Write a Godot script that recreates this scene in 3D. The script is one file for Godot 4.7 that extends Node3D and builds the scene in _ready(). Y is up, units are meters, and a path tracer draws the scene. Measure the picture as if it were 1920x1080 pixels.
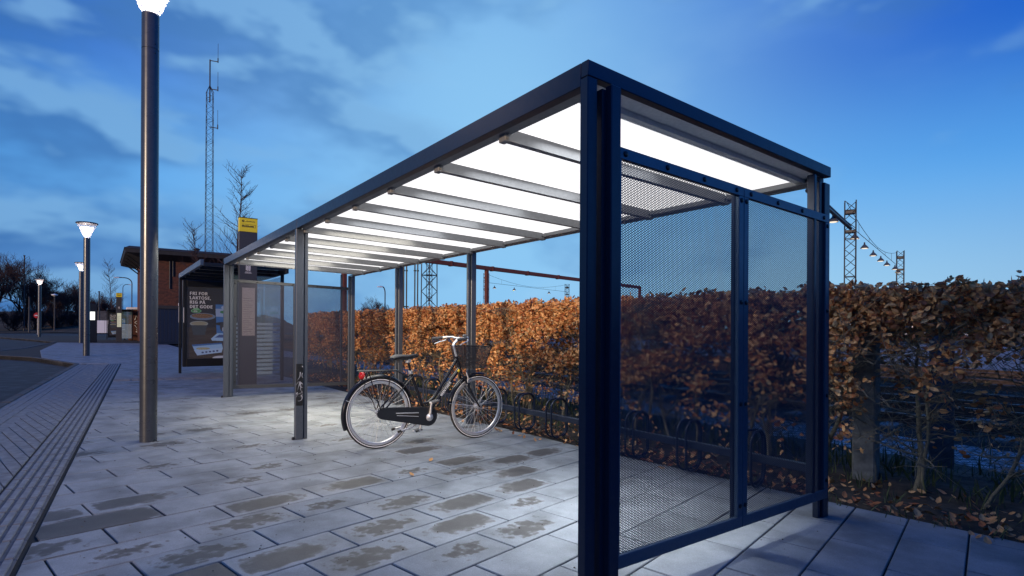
extends Node3D
# A lit bicycle shelter by a hedge at dusk. World: x runs from the road (-) to the railway (+), y up, -z runs along the street.
# The pavement falls 2.3 % from the road towards the hedge; "v" is x, "u" is the distance along the street (-z).

const FALL := 0.0234
const H := 2.33
const LEN := 8.65
const WID := 2.26

var rng := RandomNumberGenerator.new()
var mats := {}
var names := {}
var meshes := {}
var SH := Transform3D(Basis(Vector3(1, -FALL, 0), Vector3(0, 1, 0), Vector3(0, 0, 1)), Vector3.ZERO)


# ---------------------------------------------------------------- mesh builder
class MB:
	var v := PackedVector3Array()
	var n := PackedVector3Array()
	var t := PackedVector2Array()
	var c := PackedColorArray()
	var col := Color.WHITE

	func tri3(a: Vector3, b: Vector3, d: Vector3, na: Vector3, nb: Vector3, nd: Vector3, ta := Vector2.ZERO, tb := Vector2.ZERO, td := Vector2.ZERO) -> void:
		v.append(a); v.append(d); v.append(b)
		n.append(na); n.append(nd); n.append(nb)
		t.append(ta); t.append(td); t.append(tb)
		c.append(col); c.append(col); c.append(col)

	func tri(a: Vector3, b: Vector3, d: Vector3) -> void:
		var m := (b - a).cross(d - a).normalized()
		tri3(a, b, d, m, m, m)

	func quad(a: Vector3, b: Vector3, d: Vector3, e: Vector3, uv := Rect2(0, 0, 1, 1)) -> void:
		var m := (d - a).cross(e - b).normalized()
		var p := uv.position
		var q := uv.end
		tri3(a, b, d, m, m, m, Vector2(p.x, q.y), Vector2(q.x, q.y), Vector2(q.x, p.y))
		tri3(a, d, e, m, m, m, Vector2(p.x, q.y), Vector2(q.x, p.y), Vector2(p.x, p.y))

	func outward(pts: Array, inside: Vector3) -> void:
		var m: Vector3 = (pts[1] - pts[0]).cross(pts[2] - pts[0])
		var p := pts.duplicate()
		if m.dot(pts[0] - inside) < 0.0:
			p.reverse()
		if p.size() == 3:
			tri(p[0], p[1], p[2])
		else:
			quad(p[0], p[1], p[2], p[3])

	func box(T: Transform3D, lo: Vector3, hi: Vector3, ch := 0.0) -> void:
		var mid := T * ((lo + hi) * 0.5)
		if ch <= 0.0:
			for ax in 3:
				for s in 2:
					var i := (ax + 1) % 3
					var j := (ax + 2) % 3
					var ps := []
					for k in [[0, 0], [1, 0], [1, 1], [0, 1]]:
						var p := Vector3.ZERO
						p[ax] = hi[ax] if s else lo[ax]
						p[i] = hi[i] if k[0] else lo[i]
						p[j] = hi[j] if k[1] else lo[j]
						ps.append(T * p)
					outward(ps, mid)
			return
		var P := []
		for k in 8:
			var cor := Vector3(hi.x if k & 1 else lo.x, hi.y if k & 2 else lo.y, hi.z if k & 4 else lo.z)
			var sg := Vector3(-1 if k & 1 else 1, -1 if k & 2 else 1, -1 if k & 4 else 1)
			var r := []
			for ax in 3:
				var p := cor + sg * ch
				p[ax] = cor[ax]
				r.append(T * p)
			P.append(r)
		for ax in 3:
			var i := 1 << ((ax + 1) % 3)
			var j := 1 << ((ax + 2) % 3)
			for s in 2:
				var b := (1 << ax) * s
				outward([P[b][ax], P[b | i][ax], P[b | i | j][ax], P[b | j][ax]], mid)
			var a1 := (ax + 1) % 3
			var a2 := (ax + 2) % 3
			for s in 4:
				var b := (i if s & 1 else 0) | (j if s & 2 else 0)
				var e := b | (1 << ax)
				outward([P[b][a1], P[e][a1], P[e][a2], P[b][a2]], mid)
		for k in 8:
			outward([P[k][0], P[k][1], P[k][2]], mid)

	func tube(pts: Array, rad, sides := 8, closed := false, caps := true) -> void:
		var m := pts.size()
		var rings := []
		var up := Vector3.ZERO
		for i in m:
			var d: Vector3
			if closed:
				d = pts[(i + 1) % m] - pts[(i - 1 + m) % m]
			else:
				d = pts[mini(i + 1, m - 1)] - pts[maxi(i - 1, 0)]
			d = d.normalized()
			if up == Vector3.ZERO:
				up = Vector3.UP if absf(d.y) < 0.9 else Vector3.RIGHT
			var x := up.cross(d).normalized()
			up = d.cross(x).normalized()
			var r: float = rad[i] if rad is Array else rad
			var ring := []
			for k in sides:
				var a := TAU * k / sides
				var nn := x * cos(a) + up * sin(a)
				ring.append([pts[i] + nn * r, nn])
			rings.append(ring)
		for i in (m if closed else m - 1):
			var A: Array = rings[i]
			var B: Array = rings[(i + 1) % m]
			for k in sides:
				var l := (k + 1) % sides
				tri3(A[k][0], A[l][0], B[l][0], A[k][1], A[l][1], B[l][1], Vector2(float(k) / sides, i), Vector2(float(k + 1) / sides, i), Vector2(float(k + 1) / sides, i + 1))
				tri3(A[k][0], B[l][0], B[k][0], A[k][1], B[l][1], B[k][1], Vector2(float(k) / sides, i), Vector2(float(k + 1) / sides, i + 1), Vector2(float(k) / sides, i + 1))
		if caps and not closed:
			for e in 2:
				var R: Array = rings[0] if e == 0 else rings[m - 1]
				for k in range(1, sides - 1):
					if e == 0:
						tri(R[0][0], R[k + 1][0], R[k][0])
					else:
						tri(R[0][0], R[k][0], R[k + 1][0])

	# profile of (radius, height), from bottom to top, smooth between points unless flat is set
	func lathe(T: Transform3D, prof: Array, segs := 24, flat := false) -> void:
		for i in prof.size() - 1:
			var p: Vector2 = prof[i]
			var q: Vector2 = prof[i + 1]
			var nn := Vector2(q.y - p.y, p.x - q.x).normalized()
			var n0 := nn
			var n1 := nn
			if not flat:
				if i > 0:
					var o: Vector2 = prof[i - 1]
					var w := Vector2(p.y - o.y, o.x - p.x).normalized()
					if w.dot(nn) > 0.6:
						n0 = (nn + w).normalized()
				if i < prof.size() - 2:
					var o: Vector2 = prof[i + 2]
					var w := Vector2(o.y - q.y, q.x - o.x).normalized()
					if w.dot(nn) > 0.6:
						n1 = (nn + w).normalized()
			for k in segs:
				var a := TAU * k / segs
				var b := TAU * (k + 1) / segs
				var ca := Vector3(cos(a), 0, -sin(a))
				var cb := Vector3(cos(b), 0, -sin(b))
				var U := Vector3.UP
				var A := T * (ca * p.x + U * p.y)
				var B := T * (cb * p.x + U * p.y)
				var C := T * (cb * q.x + U * q.y)
				var D := T * (ca * q.x + U * q.y)
				var na := (T.basis * (ca * n0.x + U * n0.y)).normalized()
				var nb := (T.basis * (cb * n0.x + U * n0.y)).normalized()
				var nc := (T.basis * (cb * n1.x + U * n1.y)).normalized()
				var nd := (T.basis * (ca * n1.x + U * n1.y)).normalized()
				if p.x > 1e-5:
					tri3(A, B, C, na, nb, nc)
				if q.x > 1e-5:
					tri3(A, C, D, na, nc, nd)

	# prism of a convex or concave outline in the plane of T's x and y, between z0 and z1
	func prism(T: Transform3D, outline: PackedVector2Array, z0: float, z1: float) -> void:
		var poly := outline
		if Geometry2D.is_polygon_clockwise(poly):
			poly.reverse()
		var idx := Geometry2D.triangulate_polygon(poly)
		for i in range(0, idx.size(), 3):
			var a := poly[idx[i]]
			var b := poly[idx[i + 1]]
			var d := poly[idx[i + 2]]
			if (b - a).cross(d - a) < 0.0:
				var w := b
				b = d
				d = w
			tri(T * Vector3(a.x, a.y, z1), T * Vector3(b.x, b.y, z1), T * Vector3(d.x, d.y, z1))
			tri(T * Vector3(a.x, a.y, z0), T * Vector3(d.x, d.y, z0), T * Vector3(b.x, b.y, z0))
		for i in poly.size():
			var a := poly[i]
			var b := poly[(i + 1) % poly.size()]
			quad(T * Vector3(a.x, a.y, z0), T * Vector3(b.x, b.y, z0), T * Vector3(b.x, b.y, z1), T * Vector3(a.x, a.y, z1))

	func into(m: ArrayMesh) -> ArrayMesh:
		if v.is_empty():
			return m
		var a := []
		a.resize(Mesh.ARRAY_MAX)
		a[Mesh.ARRAY_VERTEX] = v
		a[Mesh.ARRAY_NORMAL] = n
		a[Mesh.ARRAY_TEX_UV] = t
		a[Mesh.ARRAY_COLOR] = c
		m.add_surface_from_arrays(Mesh.PRIMITIVE_TRIANGLES, a)
		return m

	func mesh() -> ArrayMesh:
		return into(ArrayMesh.new())


# ---------------------------------------------------------------- nodes
func numbered(called: String) -> String:
	if not names.has(called):
		names[called] = 0
		return called
	names[called] += 1
	return "%s_%03d" % [called, names[called]]


func tag(o: Node3D, label: String, category: String, group := "") -> Node3D:
	o.set_meta("label", label)
	o.set_meta("category", category)
	if group:
		o.set_meta("group", group)
	return o


func thing(called: String, label: String, category: String, at := Vector3.ZERO, turn := 0.0, group := "") -> Node3D:
	var o := Node3D.new()
	o.name = numbered(called)
	o.position = at
	o.rotation.y = turn
	add_child(o)
	return tag(o, label, category, group)


func part(called: String, m: Mesh, mat: Material, parent: Node, label := "") -> MeshInstance3D:
	var o := MeshInstance3D.new()
	o.name = called
	o.mesh = m
	if mat:
		o.material_override = mat
	if label:
		o.set_meta("label", label)
	parent.add_child(o, true)
	return o


func solo(called: String, m: Mesh, mat: Material, label: String, category: String, group := "") -> MeshInstance3D:
	var o := MeshInstance3D.new()
	o.name = numbered(called)
	o.mesh = m
	o.material_override = mat
	add_child(o)
	tag(o, label, category, group)
	return o


func setting(called: String, m: Mesh, mat: Material) -> MeshInstance3D:
	var o := MeshInstance3D.new()
	o.name = called
	o.mesh = m
	o.material_override = mat
	o.set_meta("kind", "structure")
	add_child(o)
	return o


func copy(src: Node3D, called: String, label: String, group: String, at: Vector3, turn := 0.0, scl := 1.0) -> Node3D:
	var o := src.duplicate() as Node3D
	o.name = numbered(called)
	add_child(o)
	o.position = at
	o.rotation.y = turn
	if scl != 1.0:
		o.scale = Vector3.ONE * scl
	o.set_meta("label", label)
	if group:
		o.set_meta("group", group)
	return o


func fall(v: float) -> float:
	return -FALL * clampf(v, -6.0, 5.0)


func W(v: float, u: float, y := 0.0) -> Vector3:
	return Vector3(v, y + fall(v), -u)


func TR(at: Vector3, turn := 0.0) -> Transform3D:
	return Transform3D(Basis(Vector3.UP, turn), at)


# ---------------------------------------------------------------- materials
func lin(r: float, g: float, b: float) -> Color:
	return Color(r, g, b).linear_to_srgb()


func mat(key: String, col: Color, rough := 0.6, metal := 0.0) -> StandardMaterial3D:
	if mats.has(key):
		return mats[key]
	var m := StandardMaterial3D.new()
	m.resource_name = key
	m.albedo_color = col.linear_to_srgb()
	m.roughness = rough
	m.metallic = metal
	mats[key] = m
	return m


func noise_img(seed_: int, freq: float, size: int, lo: float, hi: float, oct := 4, h := 0) -> ImageTexture:
	var f := FastNoiseLite.new()
	f.seed = seed_
	f.noise_type = FastNoiseLite.TYPE_SIMPLEX_SMOOTH
	f.frequency = freq
	f.fractal_octaves = oct
	var im := f.get_seamless_image(size, h if h else size)
	im.convert(Image.FORMAT_L8)
	var d := im.get_data()
	for i in d.size():
		d[i] = int(clampf(lo + (hi - lo) * d[i] / 255.0, 0.0, 1.0) * 255.0)
	return ImageTexture.create_from_image(Image.create_from_data(im.get_width(), im.get_height(), false, Image.FORMAT_L8, d))


# a material whose colour and gloss vary over the surface, the same in every place of the world
func worn(key: String, col: Color, rough: float, metal: float, tex: Texture2D, scale: float, bump := 0.0) -> StandardMaterial3D:
	if mats.has(key):
		return mats[key]
	var m := mat(key, col, rough, metal)
	m.albedo_texture = tex
	m.uv1_triplanar = true
	m.uv1_world_triplanar = true
	m.uv1_scale = Vector3.ONE * scale
	if bump > 0.0:
		m.heightmap_enabled = true
		m.heightmap_scale = bump
		m.heightmap_texture = tex
	return m


func glow(key: String, col: Color, energy: float) -> StandardMaterial3D:
	var m := mat(key, Color(0.6, 0.6, 0.6), 0.5)
	m.emission_enabled = true
	m.emission = col.linear_to_srgb()
	m.emission_energy_multiplier = energy
	return m


func pane(key: String, col: Color, alpha: float) -> StandardMaterial3D:
	var m := mat(key, col, 0.03)
	m.transparency = BaseMaterial3D.TRANSPARENCY_ALPHA
	m.albedo_color.a = alpha
	return m


func perforated(key: String, col: Color, pitch_x: float, pitch_y: float, hole: float, rough := 0.4) -> StandardMaterial3D:
	var w := 96
	var h := int(round(96.0 * pitch_y / pitch_x))
	var im := Image.create(w, h, false, Image.FORMAT_RGBA8)
	for y in h:
		for x in w:
			var px := (x + 0.5) / w * pitch_x
			var py := (y + 0.5) / h * pitch_y
			var d := 1e9
			for q in [[0, 0], [1, 0], [0, 1], [1, 1], [0.5, 0.5]]:
				d = minf(d, Vector2(px - q[0] * pitch_x, py - q[1] * pitch_y).length())
			im.set_pixel(x, y, Color(1, 1, 1, clampf((d - hole * 0.5) / (pitch_x / w) + 0.5, 0, 1)))
	var m := mat(key, col, rough, 0.1)
	m.albedo_texture = ImageTexture.create_from_image(im)
	m.uv1_scale = Vector3(1.0 / pitch_x, 1.0 / pitch_y, 1)
	m.transparency = BaseMaterial3D.TRANSPARENCY_ALPHA_SCISSOR
	m.alpha_scissor_threshold = 0.5
	m.cull_mode = BaseMaterial3D.CULL_DISABLED
	return m


func sheet(mb: MB, a: Vector3, b: Vector3, c: Vector3, d: Vector3) -> void:   # uv in metres
	mb.quad(a, b, c, d, Rect2(0, 0, a.distance_to(b), a.distance_to(d)))


func smooth(a: float, b: float, x: float) -> float:
	var t := clampf((x - a) / (b - a), 0.0, 1.0)
	return t * t * (3.0 - 2.0 * t)


# ---------------------------------------------------------------- sky
func dusk_sky() -> ImageTexture:
	var w := 2048
	var h := 1024
	var f := FastNoiseLite.new()
	f.seed = 11
	f.frequency = 0.85
	f.fractal_octaves = 5
	f.fractal_gain = 0.52
	var f2 := FastNoiseLite.new()
	f2.seed = 29
	f2.frequency = 0.4
	f2.fractal_octaves = 3
	var im := Image.create(w, h, false, Image.FORMAT_RGBAF)
	for y in h:
		var el := PI * 0.5 - PI * (y + 0.5) / h
		if el < -0.03:
			im.fill_rect(Rect2i(0, y, w, h - y), Color(0.14, 0.20, 0.34))
			break
		var e := clampf(el / (PI * 0.5), 0.0, 1.0)
		var ce := cos(el)
		var se := sin(el)
		for x in w:
			var az := wrapf(TAU * (x + 0.5) / w, -PI, PI)   # 0 looks along -z, positive to +x
			var d := az - 0.60                              # the afterglow of the sunken sun
			var near := exp(-d * d / 0.23)
			var wide := 0.5 + 0.5 * cos(d)
			# clear air
			var hor := Color(0.055, 0.18, 0.50).lerp(Color(0.35, 0.62, 0.85), exp(-(az - 1.05) * (az - 1.05) / 0.55))
			var mid := Color(0.03, 0.21, 0.66).lerp(Color(0.10, 0.39, 0.86), wide)
			var top := Color(0.001, 0.10, 0.58)
			var c := hor.lerp(mid, smooth(0.02, 0.17, e)).lerp(top, smooth(0.12, 0.28, e))
			c = c.lerp(Color(0.27, 0.58, 0.90), near * (1.0 - smooth(0.24, 0.62, e)) * 0.94)
			# broken cloud, more of it on the road side
			var dx := ce * sin(az)
			var dz := -ce * cos(az)
			var n := f.get_noise_3d(dx * 3.4, se * 8.5, dz * 3.4)
			var big := f2.get_noise_3d(dx * 4.0, se * 7.0, dz * 4.0)
			var side := pow(0.5 - 0.5 * cos(az - 2.62), 2.4)
			var low := 1.0 - smooth(0.02, 0.30, e)
			var cover := smooth(-0.10, 0.62, n * 0.95 + big * 0.45 + side * 0.95 + low * 0.08 - 0.34)
			cover = maxf(cover, smooth(0.46, 0.72, n + big * 0.25) * 0.4)
			cover *= 1.0 - smooth(0.40, 0.8, e) * 0.5
			var lit := f.get_noise_3d(dx * 3.4 + 0.10, se * 8.5 + 0.22, dz * 3.4) - n
			var body := Color(0.040, 0.150, 0.42).lerp(Color(0.11, 0.30, 0.62), near)
			body = body.lerp(Color(0.24, 0.50, 0.80), clampf(0.22 - lit * 2.4, 0.0, 0.72))
			c = c.lerp(body, cover * 0.80)
			c = c.lerp(Color(0.38, 0.66, 0.92), smooth(0.05, 0.5, n * 0.7 - big * 0.4 + 0.1) * (1.0 - cover) * 0.24 * near * (1.0 - smooth(0.2, 0.42, e)))
			im.set_pixel(x, y, c)
	return ImageTexture.create_from_image(im)


func _ready() -> void:
	rng.seed = 20240117
	# ------------------------------------------------ camera, sky, sun, roof light, exposure
	var cam := Camera3D.new()
	cam.name = "camera"
	cam.projection = Camera3D.PROJECTION_FRUSTUM
	cam.near = 0.05
	cam.far = 2500.0
	cam.size = 0.05 * 1080.0 / 1029.67
	cam.frustum_offset = Vector2(0, 0.05 * 74.64 / 1029.67)
	cam.position = Vector3(-1.639, 1.193, 1.6665)
	cam.rotation = Vector3(0, -0.6417, 0.0055)
	add_child(cam)
	cam.current = true
	var env := Environment.new()
	env.background_mode = Environment.BG_SKY
	env.sky = Sky.new()
	var sm := PanoramaSkyMaterial.new()
	sm.panorama = dusk_sky()
	env.sky.sky_material = sm
	env.background_energy_multiplier = 1.0
	env.tonemap_mode = Environment.TONE_MAPPER_LINEAR
	env.tonemap_exposure = 1.0
	env.sdfgi_enabled = true
	env.ssao_enabled = true
	env.ssil_enabled = true
	var we := WorldEnvironment.new()
	we.name = "environment"
	we.environment = env
	add_child(we)
	var sun := DirectionalLight3D.new()  # warm light from out of view, set low to light the hedge
	sun.name = "unseen_hedge_light"
	sun.light_energy = 0.85
	sun.light_color = Color(1.0, 0.86, 0.70)
	sun.light_angular_distance = 0.8
	sun.shadow_enabled = true
	sun.rotation = Vector3(deg_to_rad(-9.5), -atan2(0.857, 0.514), 0)
	sun.sky_mode = DirectionalLight3D.SKY_MODE_LIGHT_ONLY
	add_child(sun)

	textures()
	ground()
	pavement()
	shelter()
	hedge()
	bicycle()
	bike_rack()
	street_lamps()
	bus_stops()
	buildings()
	railway()
	far_trees()
	small_things()


# ---------------------------------------------------------------- textures and shared materials
var slab_mats := []
var TEX := {}


func slab_texture(kind: int, sd: int) -> ImageTexture:
	var w := 320
	var h := 168
	var f := FastNoiseLite.new()
	f.seed = sd
	f.frequency = 0.02
	f.fractal_octaves = 4
	f.fractal_gain = 0.48
	var g := FastNoiseLite.new()
	g.seed = sd + 5
	g.noise_type = FastNoiseLite.TYPE_VALUE
	g.frequency = 0.55
	g.fractal_octaves = 2
	var k := FastNoiseLite.new()
	k.seed = sd + 9
	k.frequency = 0.010
	k.fractal_octaves = 3
	var r := RandomNumberGenerator.new()
	r.seed = sd
	var cx := r.randf_range(0.35, 0.65)
	var cy := r.randf_range(0.4, 0.6)
	var tone := r.randf_range(0.90, 1.06)
	var reach: float = [0.0, 0.58, 0.86, 1.10, 1.7][kind]
	var im := Image.create(w, h, false, Image.FORMAT_RGB8)
	for y in h:
		for x in w:
			var s := (x + 0.5) / w
			var t := (y + 0.5) / h
			var grain := g.get_noise_2d(x, y)
			var cloud := k.get_noise_2d(x, y)
			var b := tone * (1.0 + grain * 0.20 + cloud * 0.16)
			if grain > 0.62:
				b *= 1.18
			var wet := 0.0
			if kind > 0:
				var edge := minf(minf(s, 1.0 - s) * 2.0, minf(t, 1.0 - t)) * 6.0
				var d := Vector2((s - cx) * 2.3, (t - cy) * 2.2).length()
				var q := reach - d + f.get_noise_2d(x, y) * (0.75 if kind < 3 else 0.42) - maxf(0.0, 1.0 - edge) * (0.9 if kind < 4 else 0.25)
				wet = smooth(0.0, 0.26, q) * (0.62 + 0.38 * smooth(0.1, 0.5, q + grain * 0.25))
			b *= 1.0 - wet * 0.72
			var c := Color(0.208, 0.229, 0.246) * b
			c = c.lerp(Color(c.r * 1.14, c.g, c.b * 0.88), wet)
			im.set_pixel(x, y, Color(c.r, c.g, c.b).linear_to_srgb())
	return ImageTexture.create_from_image(im)


func textures() -> void:
	TEX.mottle = noise_img(3, 0.02, 256, 0.72, 1.0, 5)
	TEX.grit = noise_img(8, 0.15, 512, 0.35, 1.0, 4)
	TEX.brush = noise_img(12, 0.05, 256, 0.92, 1.0, 4)
	TEX.grime = noise_img(31, 0.011, 512, 0.74, 1.18, 6)
	TEX.patchy = noise_img(41, 0.03, 512, 0.10, 1.0, 6)
	TEX.dirt = noise_img(17, 0.012, 512, 0.3, 1.0, 6)
	var bump := noise_img(21, 0.4, 256, 0.2, 1.0, 3, 128)
	var kinds := [0, 0, 0, 1, 1, 2, 2, 3, 3, 3, 4, 4]
	for i in kinds.size():
		var m := mat("paving_%d" % i, Color.WHITE, 0.72 if kinds[i] < 2 else 0.62)
		m.albedo_texture = slab_texture(kinds[i], 100 + i * 7)
		m.heightmap_enabled = true
		m.heightmap_scale = 0.10
		m.heightmap_texture = bump
		m.detail_enabled = true
		m.detail_blend_mode = BaseMaterial3D.BLEND_MODE_MUL
		m.detail_uv_layer = BaseMaterial3D.DETAIL_UV_2
		m.uv2_triplanar = true
		m.uv2_world_triplanar = true
		m.uv2_scale = Vector3.ONE * 0.31
		m.detail_albedo = TEX.grime
		slab_mats.append([kinds[i], m])
	worn("asphalt", Color(0.15, 0.155, 0.165), 0.8, 0.0, TEX.grit, 0.9, 0.2)
	worn("grout", Color(0.030, 0.029, 0.027), 0.95, 0.0, TEX.grit, 2.0, 0.2)
	worn("kerb_stone", Color(0.15, 0.15, 0.15), 0.8, 0.0, TEX.grit, 2.0, 0.1)
	worn("paver", Color(0.205, 0.222, 0.24), 0.78, 0.0, TEX.mottle, 1.7, 0.1)
	worn("tactile", Color(0.21, 0.225, 0.25), 0.7, 0.0, TEX.mottle, 1.9, 0.05)
	worn("tactile_base", Color(0.13, 0.135, 0.155), 0.8, 0.0, TEX.mottle, 1.9, 0.05)
	worn("soil", Color(0.070, 0.050, 0.033), 0.95, 0.0, TEX.dirt, 0.8, 1.2)
	worn("gravel", Color(0.62, 0.63, 0.65), 0.9, 0.0, TEX.patchy, 0.55, 3.0)
	worn("ballast", Color(0.055, 0.045, 0.040), 0.9, 0.0, TEX.grit, 1.4, 2.0)
	worn("bank", Color(0.085, 0.060, 0.034), 0.95, 0.0, TEX.dirt, 0.06, 3.0)
	worn("navy", Color(0.018, 0.026, 0.050), 0.34, 0.25, TEX.brush, 3.0)
	worn("navy_frame", Color(0.075, 0.115, 0.165), 0.38, 0.45, TEX.brush, 3.0)
	worn("steel_grey", Color(0.24, 0.245, 0.255), 0.55, 0.1, TEX.brush, 2.0)
	worn("soffit", Color(0.78, 0.78, 0.77), 0.6, 0.0, TEX.brush, 2.0)
	worn("post_grey", Color(0.088, 0.104, 0.130), 0.36, 0.4, TEX.brush, 2.5)
	worn("far_frame", Color(0.050, 0.055, 0.066), 0.45, 0.2, TEX.brush, 2.5)  # darker copy of the panel frame colour, to offset the warm light there
	worn("lamp_pole", Color(0.085, 0.094, 0.108), 0.28, 0.55, TEX.brush, 1.2)
	worn("black_steel", Color(0.010, 0.011, 0.014), 0.35, 0.2, TEX.brush, 2.0)
	worn("rust", Color(0.20, 0.055, 0.032), 0.75, 0.0, TEX.mottle, 0.6)
	worn("mast_steel", Color(0.055, 0.06, 0.075), 0.55, 0.4, TEX.mottle, 1.0)
	worn("concrete", Color(0.27, 0.255, 0.225), 0.88, 0.0, TEX.mottle, 2.4, 0.4)
	worn("bark_hedge", Color(0.26, 0.22, 0.15), 0.85, 0.0, TEX.mottle, 6.0, 0.3)
	worn("bark_dark", Color(0.060, 0.032, 0.032), 0.9, 0.0, TEX.mottle, 2.0)
	worn("wall_brick", Color(0.125, 0.046, 0.032), 0.85, 0.0, TEX.mottle, 0.9)
	worn("roof_felt", Color(0.028, 0.030, 0.036), 0.8, 0.0, TEX.mottle, 0.5)
	for q in ["navy", "navy_frame", "post_grey", "lamp_pole", "steel_grey", "far_frame"]:
		var m: StandardMaterial3D = mats[q]
		m.roughness = minf(0.9, m.roughness * 1.2)
		m.roughness_texture = TEX.mottle
		m.roughness_texture_channel = BaseMaterial3D.TEXTURE_CHANNEL_RED
	for q in ["asphalt", "concrete", "kerb_stone"]:
		var m: StandardMaterial3D = mats[q]
		m.detail_enabled = true
		m.detail_blend_mode = BaseMaterial3D.BLEND_MODE_MUL
		m.detail_uv_layer = BaseMaterial3D.DETAIL_UV_2
		m.uv2_triplanar = true
		m.uv2_world_triplanar = true
		m.uv2_scale = Vector3.ONE * (0.13 if q == "asphalt" else 0.9)
		m.detail_albedo = TEX.patchy if q == "asphalt" else TEX.grime
	mat("dark_glass", Color(0.012, 0.018, 0.035), 0.08)
	mat("white_paint", Color(0.75, 0.76, 0.78), 0.5)


# ---------------------------------------------------------------- ground
func strip(mb: MB, vs: Array, u0: float, u1: float, lift: float, steps := 1) -> void:
	for i in vs.size() - 1:
		for k in steps:
			var a := lerpf(u0, u1, float(k) / steps)
			var b := lerpf(u0, u1, float(k + 1) / steps)
			mb.quad(W(vs[i], a, lift), W(vs[i + 1], a, lift), W(vs[i + 1], b, lift), W(vs[i], b, lift))


func ground() -> void:
	var mb := MB.new()
	strip(mb, [-700.0, -60.0, -6.0, 0.0, 5.0, 60.0, 700.0], -60.0, 900.0, -0.13)
	setting("ground", mb.mesh(), mats.asphalt)
	# bare soil along the hedge, uneven
	mb = MB.new()
	var f := FastNoiseLite.new()
	f.seed = 5
	f.frequency = 1.6
	var hgt := func(v: float, u: float) -> float:
		return -0.035 + f.get_noise_2d(v, u) * 0.03 + smooth(3.2, 4.0, v) * 0.05 - smooth(4.6, 5.4, v) * 0.12
	var st := 0.14
	for i in 26:
		for k in 190:
			var v0 := 1.95 + i * st
			var u0 := -4.0 + k * st
			var p := []
			for q in [[0, 0], [1, 0], [1, 1], [0, 1]]:
				p.append(W(v0 + q[0] * st, u0 + q[1] * st, hgt.call(v0 + q[0] * st, u0 + q[1] * st)))
			mb.quad(p[0], p[1], p[2], p[3])
	setting("soil_strip", mb.mesh(), mats.soil)
	mb = MB.new()
	strip(mb, [5.2, 12.0, 30.0, 64.0], -30.0, 90.0, -0.122)
	setting("railway_gravel", mb.mesh(), mats.gravel)


# ---------------------------------------------------------------- pavement
const TH := 0.2138      # the paving runs 12 degrees askew to the shelter
const PITCH := 0.31
const SLAB := 0.597


func prism_uv(mb: MB, poly: PackedVector2Array, top: float, deep: float, ch: float, org: Vector2, ax: Vector2, size: Vector2) -> void:
	# poly in (v, u); the top is inset by a chamfer; uv runs along ax
	var inner := poly
	if ch > 0.0:
		var off := Geometry2D.offset_polygon(poly, -ch, Geometry2D.JOIN_MITER)
		if off.size() == 1 and area_of(off[0]) > area_of(poly):
			off = Geometry2D.offset_polygon(poly, ch, Geometry2D.JOIN_MITER)
		if off.size() == 1 and off[0].size() == poly.size():
			inner = off[0]
	var per := Vector2(-ax.y, ax.x)
	var idx := Geometry2D.triangulate_polygon(inner)
	var uvs := PackedVector2Array()
	for p in inner:
		uvs.append(Vector2((p - org).dot(ax) / size.x + 0.5, (p - org).dot(per) / size.y + 0.5))
	for i in range(0, idx.size(), 3):
		var a := idx[i]
		var b := idx[i + 1]
		var d := idx[i + 2]
		var pa := W(inner[a].x, inner[a].y, top)
		var pb := W(inner[b].x, inner[b].y, top)
		var pd := W(inner[d].x, inner[d].y, top)
		if (pb - pa).cross(pd - pa).y < 0.0:
			mb.tri3(pa, pd, pb, Vector3.UP, Vector3.UP, Vector3.UP, uvs[a], uvs[d], uvs[b])
		else:
			mb.tri3(pa, pb, pd, Vector3.UP, Vector3.UP, Vector3.UP, uvs[a], uvs[b], uvs[d])
	var mid := Vector3.ZERO
	for p in poly:
		mid += W(p.x, p.y, top - deep)
	mid /= poly.size()
	if inner.size() != poly.size() or ch <= 0.0:
		return
	# match the inset corners with the outer ones
	for i in poly.size():
		var j := (i + 1) % poly.size()
		var near_i := 0
		var near_j := 0
		for q in inner.size():
			if inner[q].distance_squared_to(poly[i]) < inner[near_i].distance_squared_to(poly[i]):
				near_i = q
			if inner[q].distance_squared_to(poly[j]) < inner[near_j].distance_squared_to(poly[j]):
				near_j = q
		var A := W(poly[i].x, poly[i].y, top - ch)
		var B := W(poly[j].x, poly[j].y, top - ch)
		mb.outward([A, B, W(inner[near_j].x, inner[near_j].y, top), W(inner[near_i].x, inner[near_i].y, top)], mid)
		mb.outward([W(poly[i].x, poly[i].y, top - deep), W(poly[j].x, poly[j].y, top - deep), B, A], mid)


func area_of(p: PackedVector2Array) -> float:
	var s := 0.0
	for i in p.size():
		s += p[i].cross(p[(i + 1) % p.size()])
	return absf(s) * 0.5


func kerb_v(u: float) -> float:
	return -3.31 + 0.0537 * u


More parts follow.
